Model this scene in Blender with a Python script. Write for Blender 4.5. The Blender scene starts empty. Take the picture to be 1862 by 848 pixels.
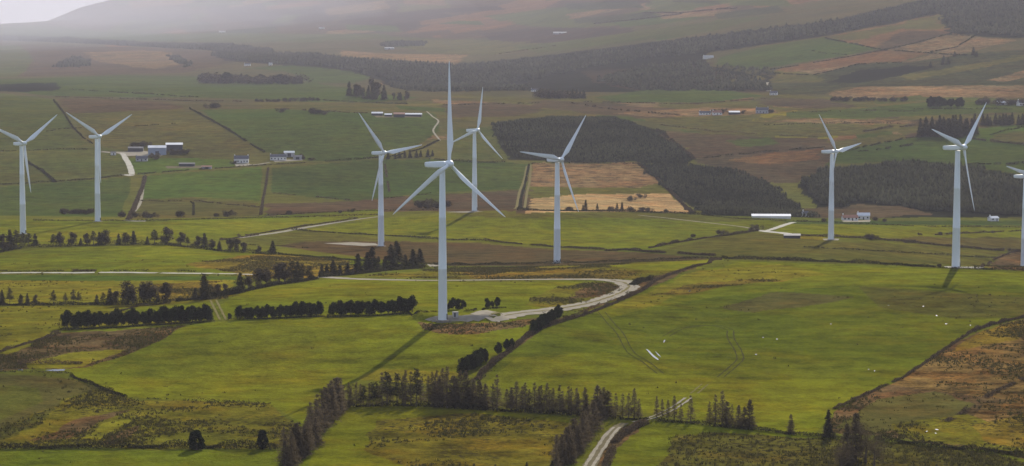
import bpy, math, random
import numpy as np
from mathutils import Vector, Matrix

random.seed(7)
rng = np.random.default_rng(11)
R = math.radians
scene = bpy.context.scene
COL = scene.collection

# ------------------------------------------------------------------ camera constants (photo is 1862 x 848)
PW, PH, FP = 1862.0, 848.0, 4000.0
HORIZON = 100.0                      # row of the true horizon
PITCH = math.atan((PH / 2 - HORIZON) / FP)
CAM_Z = 165.0
CP, SP = math.cos(PITCH), math.sin(PITCH)

# ------------------------------------------------------------------ numpy helpers
def pchip(x, y, xq):
    """monotone cubic interpolation; y may be (n,) or (n, m)"""
    x = np.asarray(x, float); y = np.asarray(y, float)
    one = y.ndim == 1
    if one: y = y[:, None]
    h = np.diff(x)[:, None]
    d = np.diff(y, axis=0) / h
    m = np.zeros_like(y)
    w1 = 2 * h[1:] + h[:-1]; w2 = h[1:] + 2 * h[:-1]
    with np.errstate(divide='ignore', invalid='ignore'):
        hm = (w1 + w2) / (w1 / d[:-1] + w2 / d[1:])
    m[1:-1] = np.where(d[:-1] * d[1:] > 0, hm, 0)
    m[0] = d[0]; m[-1] = d[-1]
    xq = np.asarray(xq, float)
    i = np.clip(np.searchsorted(x, xq) - 1, 0, len(x) - 2)
    t = ((xq - x[i]) / (x[i + 1] - x[i]))
    t = np.clip(t, 0, 1)[:, None]
    hh = h[i]
    r = (y[i] * (1 + 2 * t) * (1 - t) ** 2 + m[i] * hh * t * (1 - t) ** 2
         + y[i + 1] * t * t * (3 - 2 * t) + m[i + 1] * hh * t * t * (t - 1))
    return r[:, 0] if one else r

def _hash(ix, iy, seed):
    n = (ix.astype(np.int64) * 374761393 + iy.astype(np.int64) * 668265263 + seed * 1442695041) & 0xFFFFFFFF
    n = ((n ^ (n >> 13)) * 1274126177) & 0xFFFFFFFF
    n = n ^ (n >> 16)
    return (n & 0xFFFFFF) / float(0xFFFFFF)

def vnoise(x, y, scale, seed=0):
    x = x / scale; y = y / scale
    ix = np.floor(x); iy = np.floor(y)
    fx = x - ix; fy = y - iy
    fx = fx * fx * (3 - 2 * fx); fy = fy * fy * (3 - 2 * fy)
    a = _hash(ix, iy, seed); b = _hash(ix + 1, iy, seed)
    c = _hash(ix, iy + 1, seed); d = _hash(ix + 1, iy + 1, seed)
    return (a * (1 - fx) + b * fx) * (1 - fy) + (c * (1 - fx) + d * fx) * fy - 0.5

def fbm(x, y, scale, octs=3, seed=0):
    v = 0; a = 1.0
    for o in range(octs):
        v = v + a * vnoise(x, y, scale / 2 ** o, seed + o * 17); a *= .55
    return v

# ------------------------------------------------------------------ terrain: height profiles along seven lines of sight
def drop(py, Y):
    """height below the camera of a point seen in row py at ground depth Y"""
    a = (PH / 2 - py) / FP
    e = (SP - a * CP) / (CP + a * SP)
    return Y * e

COLS = {
 0:    [(848,577),(700,710),(600,848),(550,960),(497,1128),(445,1357),(425,1455),(405,1540),(395,1640),(380,1860),(335,2080),(270,2380),(200,2850),(170,3200),(140,3800),(100,4700),(75,5500),(48,7000),(62,7700),(62,8500),(75,9600)],
 310:  [(848,577),(700,722),(600,840),(560,915),(520,1015),(497,1115),(450,1290),(430,1440),(403,1560),(390,1680),(370,1900),(330,2110),(290,2300),(260,2450),(200,2880),(150,3600),(130,3900),(90,4900),(60,5700),(20,7000),(-25,8500),(-15,9600)],
 620:  [(848,577),(735,684),(690,739),(640,788),(600,826),(575,865),(530,965),(505,1055),(470,1240),(447,1410),(415,1550),(395,1640),(383,1750),(365,1960),(330,2130),(290,2310),(210,2780),(185,3050),(160,3450),(120,4000),(90,4700),(60,5400),(20,6500),(0,7100),(-45,8500),(-35,9600)],
 931:  [(848,577),(735,680),(690,730),(640,777),(582,851),(540,935),(505,1050),(490,1150),(478,1290),(460,1375),(447,1430),(410,1560),(383,1633),(380,1700),(372,1900),(340,2120),(300,2310),(215,2790),(180,3150),(160,3500),(130,3950),(95,4600),(60,5300),(0,6600),(-50,8000),(-30,9600)],
 1240: [(848,577),(770,645),(700,715),(600,850),(540,960),(480,1120),(474,1230),(455,1370),(420,1560),(395,1680),(385,1780),(378,1950),(345,2120),(300,2320),(215,2800),(180,3150),(160,3450),(120,3900),(80,4400),(40,5100),(0,6000),(-45,7300),(-30,9600)],
 1550: [(848,577),(770,645),(700,715),(600,848),(540,955),(482,1110),(479,1200),(470,1290),(437,1500),(410,1650),(398,1780),(388,1900),(375,2000),(330,2170),(300,2300),(250,2550),(205,2850),(175,3150),(150,3400),(110,3750),(70,4100),(40,4500),(0,5200),(-45,6200),(-30,9600)],
 1862: [(848,577),(770,645),(700,713),(600,845),(540,950),(492,1090),(490,1210),(493,1400),(475,1480),(430,1700),(400,1850),(385,1950),(370,2030),(320,2200),(260,2480),(200,2880),(180,3080),(150,3300),(100,3700),(70,4000),(30,4500),(0,5000),(-45,5900),(-30,9600)],
}
CREST = {70: 46, 110: 30, 150: 14, 210: -1}          # outline of the far hill against the sky, at 8500 m
YFAR = 29000.0
LY0, LY1, NL = math.log(200.0), math.log(YFAR), 4000
DEEP = {0: 3.0, 310: 3.0, 620: 2.6, 931: 2.2, 1240: 1.55, 1550: 1.3, 1862: 1.2}      # how much farther off the hills stand, per profile
def deep(Y, f): return Y if Y < 2900 else 2900 + (Y - 2900) * f
LYS = np.linspace(LY0, LY1, NL)
YS = np.exp(LYS)
def _u(px): return (px - PW / 2) / FP / 1.0           # image column -> X / depth-ish (corrected for pitch below)
_keys = sorted(COLS)
_prof = {}
for k in _keys:
    kn = [(150, -drop(848, 577))] + [(deep(Y, DEEP[k]), -drop(p, deep(Y, DEEP[k]))) for p, Y in COLS[k]]
    if kn[-1][0] < YFAR: kn.append((YFAR + 10, kn[-1][1] - 120))
    _prof[k] = pchip(np.log([a for a, b in kn]), [b for a, b in kn], LYS)
for k, row in CREST.items():
    t = k / 310.0
    base = _prof[0] * (1 - t) + _prof[310] * t
    d = lambda Y: deep(Y, 3.0)
    kn = [(d(6000), float(np.interp(d(6000), YS, base))), (d(7000), -drop(50 - 12 * t * 2, d(7000))), (d(7600), -drop(row + 16, d(7600))), (d(8500), -drop(row, d(8500))), (d(9600), -drop(row + 12, d(9600))), (YFAR, -drop(row + 30, YFAR))]
    far = pchip(np.log([a for a, b in kn]), [b for a, b in kn], LYS)
    _prof[k] = np.where(YS < d(6000), base, far)
_keys = sorted(_prof)
PROF = np.array([_prof[k] for k in _keys])            # columns x depths
KX = np.array([_u(k) for k in _keys])

def height(X, Y):
    """terrain height (m) at ground point(s), camera foot at the origin"""
    X = np.atleast_1d(np.asarray(X, float)); Y = np.atleast_1d(np.asarray(Y, float))
    shp = X.shape; X = X.ravel(); Y = Y.ravel()
    Yc = np.clip(Y, 200, YFAR - 10)
    u = np.clip(X / np.maximum(Y, 60) * 0.9985, KX[0], KX[-1])
    fi = (np.log(Yc) - LY0) / (LY1 - LY0) * (NL - 1)
    i = np.clip(fi.astype(int), 0, NL - 2); f = fi - i
    ci = np.clip(np.searchsorted(KX, u) - 1, 0, len(KX) - 2)
    t = (u - KX[ci]) / (KX[ci + 1] - KX[ci])
    def at(c):
        return PROF[c, i] * (1 - f) + PROF[c, i + 1] * f
    # Catmull-Rom across the profiles, so that no crease runs along a line of sight
    c0 = np.clip(ci - 1, 0, len(KX) - 1); c3 = np.clip(ci + 2, 0, len(KX) - 1)
    p0, p1, p2, p3 = at(c0), at(ci), at(ci + 1), at(c3)
    k1, k2 = KX[ci], KX[ci + 1]
    d = k2 - k1
    m1 = np.where(c0 == ci, (p2 - p1) / d, (p2 - p0) / np.maximum(k2 - KX[c0], 1e-9))
    m2 = np.where(c3 == ci + 1, (p2 - p1) / d, (p3 - p1) / np.maximum(KX[c3] - k1, 1e-9))
    z = (p1 * (1 + 2 * t) * (1 - t) ** 2 + m1 * d * t * (1 - t) ** 2 + p2 * t * t * (3 - 2 * t) + m2 * d * t * t * (t - 1))
    amp = np.clip((Y - 1700) / 1500, 0, 1)
    z = z + fbm(X, Y, 70, 2, 3) * 0.7 * (1 + 0 * Y) + fbm(X, Y, 420, 3, 9) * (0.6 + 9 * amp) + fbm(X, Y, 1500, 2, 23) * 22 * np.clip((Y - 3400) / 4000, 0, 1)
    # the built-up bank under the front turbine's pad
    q = np.sqrt(((X + 21) / 15.5) ** 2 + ((Y - 852) / 10.5) ** 2)
    t = np.clip((1.32 - q) / .36, 0, 1)
    z = z + 2.2 * t * t * (3 - 2 * t)
    return (z + CAM_Z).reshape(shp)

def project(X, Y, Z):
    zc = Z - CAM_Z
    dep = Y * CP - zc * SP
    v = Y * SP + zc * CP
    return PW / 2 + FP * X / dep, PH / 2 - FP * v / dep

_MARCH = np.exp(np.linspace(math.log(300), math.log(YFAR - 50), 1100))
def ground(px, py):
    """ground point seen at photo pixel (px, py): first hit of the sight line with the terrain"""
    a = (px - PW / 2) / FP; b = (PH / 2 - py) / FP
    dx, dy, dz = a, CP + b * SP, -SP + b * CP
    Y = _MARCH
    for _ in range(2):
        g = height(Y * dx / dy, Y) - (CAM_Z + Y * dz / dy)
        k = int(np.argmax(g > 0))
        if g[k] <= 0: k = len(Y) - 1
        k = max(k, 1)
        y0, y1 = Y[k - 1], Y[k]
        t = g[k - 1] / (g[k - 1] - g[k] + 1e-12)
        Y = np.linspace(y0, y1, 12)
    y = y0 + min(max(t, 0), 1) * (y1 - y0)
    x = y * dx / dy
    return x, y, float(height(x, y)[0])

def beyond(poly, reach=320, closed=True):
    """carry outlines that meet the edge of the photo on past it, leaving their course inside it as it is"""
    edge = lambda p: p[0] >= 1860 or p[0] <= 0 or p[1] >= 855
    far = lambda p: (p[0] + (reach if p[0] >= 1860 else -reach if p[0] <= 0 else 0), p[1] + (120 if p[1] >= 855 else 0))
    if not closed:
        out = list(poly)
        for e, n in ((0, 1), (-1, -2)):
            p, q = poly[e], poly[n]
            if p[0] >= 1860 or p[0] <= 0:
                k = reach / max(1, abs(p[0] - q[0])); w = (p[0] + (p[0] - q[0]) * k, p[1] + max(-25, min(25, (p[1] - q[1]) * k)))
                out = [w] + out if e == 0 else out + [w]
        return out
    n = len(poly); out = []
    for i, p in enumerate(poly):
        if not edge(p): out.append(p); continue
        if not edge(poly[i - 1]): out.append(p)
        out.append(far(p))
        if not edge(poly[(i + 1) % n]): out.append(p)
    return out

def densify(pts, step=18.0, closed=False):
    out = []
    n = len(pts)
    for i in range(n if closed else n - 1):
        p, q = pts[i], pts[(i + 1) % n]
        L = math.hypot(q[0] - p[0], q[1] - p[1]); m = max(1, int(L / step))
        for j in range(m):
            t = j / m; out.append(tuple(p[k] + (q[k] - p[k]) * t for k in range(len(p))))
    if not closed: out.append(tuple(pts[-1]))
    return out

def inside(px, py, poly):
    """even-odd test of many points against one polygon"""
    res = np.zeros(px.shape, bool)
    n = len(poly)
    j = n - 1
    for i in range(n):
        xi, yi = poly[i]; xj, yj = poly[j]
        if yi != yj:
            c = ((yi > py) != (yj > py)) & (px < (xj - xi) * (py - yi) / (yj - yi) + xi)
            res ^= c
        j = i
    return res

def srgb(r, g, b):
    f = lambda c: (c / 255 / 12.92) if c / 255 <= .04045 else ((c / 255 + .055) / 1.055) ** 2.4
    return (f(r), f(g), f(b))

# ------------------------------------------------------------------ object helpers
def link(name, verts, faces, mat, parent=None, smooth=False, loops=None):
    me = bpy.data.meshes.new(name)
    me.from_pydata(verts, [], faces); me.update()
    if smooth: me.polygons.foreach_set('use_smooth', [True] * len(me.polygons))
    if mat is not None: me.materials.append(mat)
    o = bpy.data.objects.new(name, me); COL.objects.link(o)
    if parent is not None: o.parent = parent
    return o

def quadmesh(name, V, mat):
    """mesh data from an (n, 4, 3) array of quads"""
    V = np.asarray(V, np.float32); n = len(V)
    me = bpy.data.meshes.new(name)
    me.vertices.add(n * 4); me.vertices.foreach_set('co', V.reshape(-1))
    me.loops.add(n * 4); me.loops.foreach_set('vertex_index', np.arange(n * 4, dtype=np.int32))
    me.polygons.add(n); me.polygons.foreach_set('loop_start', np.arange(0, n * 4, 4, dtype=np.int32))
    me.update(calc_edges=True)
    if mat: me.materials.append(mat)
    return me

def trimesh(name, V, F, mat):
    V = np.asarray(V, np.float32); F = np.asarray(F, np.int32); n = len(F); k = F.shape[1]
    me = bpy.data.meshes.new(name)
    me.vertices.add(len(V)); me.vertices.foreach_set('co', V.reshape(-1))
    me.loops.add(n * k); me.loops.foreach_set('vertex_index', F.reshape(-1))
    me.polygons.add(n); me.polygons.foreach_set('loop_start', np.arange(0, n * k, k, dtype=np.int32))
    me.update(calc_edges=True)
    if mat: me.materials.append(mat)
    return me

def add(name, data, parent=None):
    o = bpy.data.objects.new(name, data); COL.objects.link(o)
    if parent is not None: o.parent = parent
    return o

def tag(o, label=None, cat=None, group=None, kind=None):
    if label: o['label'] = label
    if cat: o['category'] = cat
    if group: o['group'] = group
    if kind: o['kind'] = kind
    return o

def empty(name, loc, rz=0.0):
    o = bpy.data.objects.new(name, None); COL.objects.link(o)
    o.location = loc; o.rotation_euler = (0, 0, rz); o.empty_display_size = 1
    return o

# ------------------------------------------------------------------ materials
def nodes(name):
    m = bpy.data.materials.new(name); m.use_nodes = True
    nt = m.node_tree; b = nt.nodes['Principled BSDF']
    return m, nt, b

def plain(name, col, rough=.6, spec=.3, var=.12, scale=2.0, metallic=0.0):
    """colour with a little weathering noise"""
    m, nt, b = nodes(name)
    tc = nt.nodes.new('ShaderNodeTexCoord'); n = nt.nodes.new('ShaderNodeTexNoise')
    n.inputs['Scale'].default_value = scale; n.inputs['Detail'].default_value = 4
    nt.links.new(tc.outputs['Object'], n.inputs['Vector'])
    mx = nt.nodes.new('ShaderNodeMix'); mx.data_type = 'RGBA'
    mx.inputs[6].default_value = (*[c * (1 - var) for c in col], 1)
    mx.inputs[7].default_value = (*[min(1, c * (1 + var)) for c in col], 1)
    nt.links.new(n.outputs['Fac'], mx.inputs[0]); nt.links.new(mx.outputs[2], b.inputs['Base Color'])
    b.inputs['Roughness'].default_value = rough; b.inputs['Specular IOR Level'].default_value = spec
    b.inputs['Metallic'].default_value = metallic
    return m

def leafy(name, dark, light, rough=.75, trans=.25):
    """foliage: every leaf its own tint, each plant slightly different"""
    m, nt, b = nodes(name)
    g = nt.nodes.new('ShaderNodeNewGeometry'); oi = nt.nodes.new('ShaderNodeObjectInfo')
    mx = nt.nodes.new('ShaderNodeMix'); mx.data_type = 'RGBA'
    mx.inputs[6].default_value = (*dark, 1); mx.inputs[7].default_value = (*light, 1)
    nt.links.new(g.outputs['Random Per Island'], mx.inputs[0])
    hs = nt.nodes.new('ShaderNodeHueSaturation')
    mr = nt.nodes.new('ShaderNodeMapRange'); mr.inputs[3].default_value = .75; mr.inputs[4].default_value = 1.25
    nt.links.new(oi.outputs['Random'], mr.inputs[0]); nt.links.new(mr.outputs[0], hs.inputs['Value'])
    nt.links.new(mx.outputs[2], hs.inputs['Color']); nt.links.new(hs.outputs[0], b.inputs['Base Color'])
    b.inputs['Roughness'].default_value = 1.0; b.inputs['Specular IOR Level'].default_value = 0.0
    tr = nt.nodes.new('ShaderNodeBsdfTranslucent'); nt.links.new(hs.outputs[0], tr.inputs['Color'])
    ms = nt.nodes.new('ShaderNodeMixShader'); ms.inputs[0].default_value = trans
    out = nt.nodes['Material Output']
    nt.links.new(b.outputs[0], ms.inputs[1]); nt.links.new(tr.outputs[0], ms.inputs[2]); nt.links.new(ms.outputs[0], out.inputs[0])
    return m

M = {}
M['turbine'] = plain('turbine_paint', (.62, .68, .71), .36, .65, .05, .15)
M['turbine_dark'] = plain('turbine_dark_metal', (.08, .09, .1), .6, .3, .1, 1)
M['concrete'] = plain('pale_concrete', (.20, .18, .145), 1, 0, .3, .6)
M['gravel'] = plain('gravel_track', (.23, .205, .16), 1, 0, .35, .35)
M['gravel_wet'] = plain('wet_gravel_lane', (.34, .32, .27), 1, 0, .5, .2)
M['mud'] = plain('muddy_track', (.115, .098, .058), 1, 0, .35, .35)
M['rut'] = plain('wet_rut', (.045, .042, .014), 1, 0, .3, .5)
M['worn'] = plain('worn_grass', (.135, .115, .05), 1, 0, .3, .5)
M['white_wall'] = plain('white_render', (.64, .63, .59), .9, .1, .12, .3)
M['grey_wall'] = plain('grey_render', (.34, .34, .34), .85, .2, .12, .3)
M['barn_wall'] = plain('blue_grey_cladding', (.23, .27, .34), .7, .3, .08, .2)
M['dark_wall'] = plain('dark_cladding', (.05, .05, .055), .8, .2, .15, .2)
M['slate'] = plain('dark_slate', (.085, .085, .095), .7, .3, .2, .4)
M['tin'] = plain('pale_tin_roof', (.58, .59, .61), .7, .2, .2, .15)
M['tin_dull'] = plain('weathered_tin_roof', (.40, .39, .37), .9, .05, .2, .2)
M['red_roof'] = plain('rusty_tin_roof', (.25, .12, .08), .8, .2, .2, .3)
M['glass'] = plain('dark_window_glass', (.02, .025, .03), .1, .5, .05, 1)
M['bark'] = plain('grey_brown_bark', (.10, .075, .055), .95, .1, .3, 1.5)
M['spruce'] = leafy('spruce_needles', (.026, .024, .012), (.082, .072, .036))
M['larch'] = leafy('bare_larch_twigs', (.055, .042, .026), (.150, .115, .068), trans=.35)
M['winter'] = leafy('winter_twigs', (.036, .029, .018), (.105, .083, .050), trans=.3)
M['pine'] = leafy('round_pine_needles', (.012, .016, .006), (.044, .048, .017), trans=.12)
M['yew'] = leafy('dark_yew_leaves', (.008, .012, .005), (.02, .028, .01), trans=.05)
M['scrub'] = leafy('brown_scrub_twigs', (.035, .028, .017), (.10, .078, .045))
M['hedge'] = leafy('hedge_leaves', (.016, .017, .008), (.060, .052, .024))
M['hedge_brown'] = leafy('brown_hedge_twigs', (.035, .026, .016), (.11, .08, .048))
M['forest'] = leafy('plantation_needles', (.032, .031, .016), (.064, .060, .031), trans=.12)
M['rush'] = leafy('rush_blades', (.025, .026, .008), (.085, .070, .022))

# the plantations: tint drifts from stand to stand
_m = M['forest']; _n = _m.node_tree
_hs = [n for n in _n.nodes if n.type == 'HUE_SAT'][0]
_nz = _n.nodes.new('ShaderNodeTexNoise'); _nz.inputs['Scale'].default_value = .011; _nz.inputs['Detail'].default_value = 4
_gp = _n.nodes.new('ShaderNodeNewGeometry'); _n.links.new(_gp.outputs['Position'], _nz.inputs['Vector'])
_mr = _n.nodes.new('ShaderNodeMapRange'); _mr.inputs[1].default_value = .3; _mr.inputs[2].default_value = .7; _mr.inputs[3].default_value = .65; _mr.inputs[4].default_value = 1.5
_n.links.new(_nz.outputs['Fac'], _mr.inputs[0]); _n.links.new(_mr.outputs[0], _hs.inputs['Value'])
# ------------------------------------------------------------------ the land: colours of every field as polygons on the ground
# name of tint: (sRGB-like tint, rush speckle, mottling, streaks)
T = {
 'grass':   ((125, 127, 28), .05, .55, .3),
 'lush':    ((110, 116, 27), .05, .55, .3),
 'yellow':  ((140, 130, 36), .08, .6, .35),
 'dull':    ((104, 102, 40), .08, .6, .35),
 'green':   ((88, 106, 38), .03, .5, .3),
 'rushy':   ((122, 114, 34), .75, .8, .1),
 'gold':    ((138, 116, 40), .80, .9, .2),
 'heath':   ((112, 90, 58), .7, 1.1, .7),
 'rushdark':((98, 94, 36), 1.1, .8, .1),
 'bog':     ((98, 82, 50), .35, .60, .4),
 'peat':    ((78, 64, 48), .3, .50, .3),
 'tan':     ((138, 114, 77), .5, 1.1, 1.0),
 'bracken': ((132, 104, 58), .55, 1.2, 1.0),
 'straw':   ((196, 164, 112), .35, .6, 1.0),
 'gully':   ((74, 76, 46), .5, 1.0, .8),
 'moor':    ((98, 82, 58), .3, .7, .5),
 'rust':    ((130, 97, 62), .25, .7, .5),
 'olive':   ((104, 98, 48), .15, .6, .4),
 'far':     ((92, 96, 44), .10, .55, .4),  # far, farg, olive, moor: dull winter tints, darkened further for valley cloud shade
 'farg':    ((82, 95, 40), .06, .55, .4),
 'wood':    ((40, 41, 27), .2, .5, .1),
 'track':   ((150, 135, 95), .1, .4, .2),
}
_fr = random.Random(4)
def hill_patch():
    x = _fr.uniform(180, 1380); y = _fr.uniform(-5, 74) - max(0, x - 1000) * .06; w = _fr.uniform(30, 80); h = _fr.uniform(4, 9); s = _fr.uniform(-.16, .08)
    return (_fr.choice(['far', 'moor', 'rust', 'olive', 'farg', 'peat', 'tan', 'gully', 'moor']), 25, [(x - w, y - s * w - h * .4), (x + w * .8, y + s * w - h), (x + w, y + s * w + h * .6), (x - w * .9, y - s * w + h)])
def valley_patch():
    x = _fr.uniform(780, 1840); y = _fr.uniform(172, 285); w = _fr.uniform(35, 95); h = _fr.uniform(4, 9); s = _fr.uniform(-.08, .08)
    return (_fr.choice(['far', 'farg', 'olive', 'olive', 'rust', 'tan', 'moor', 'yellow']), 12, [(x - w, y - s * w - h * .4), (x + w * .8, y + s * w - h), (x + w, y + s * w + h * .6), (x - w * .9, y - s * w + h)])
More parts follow.
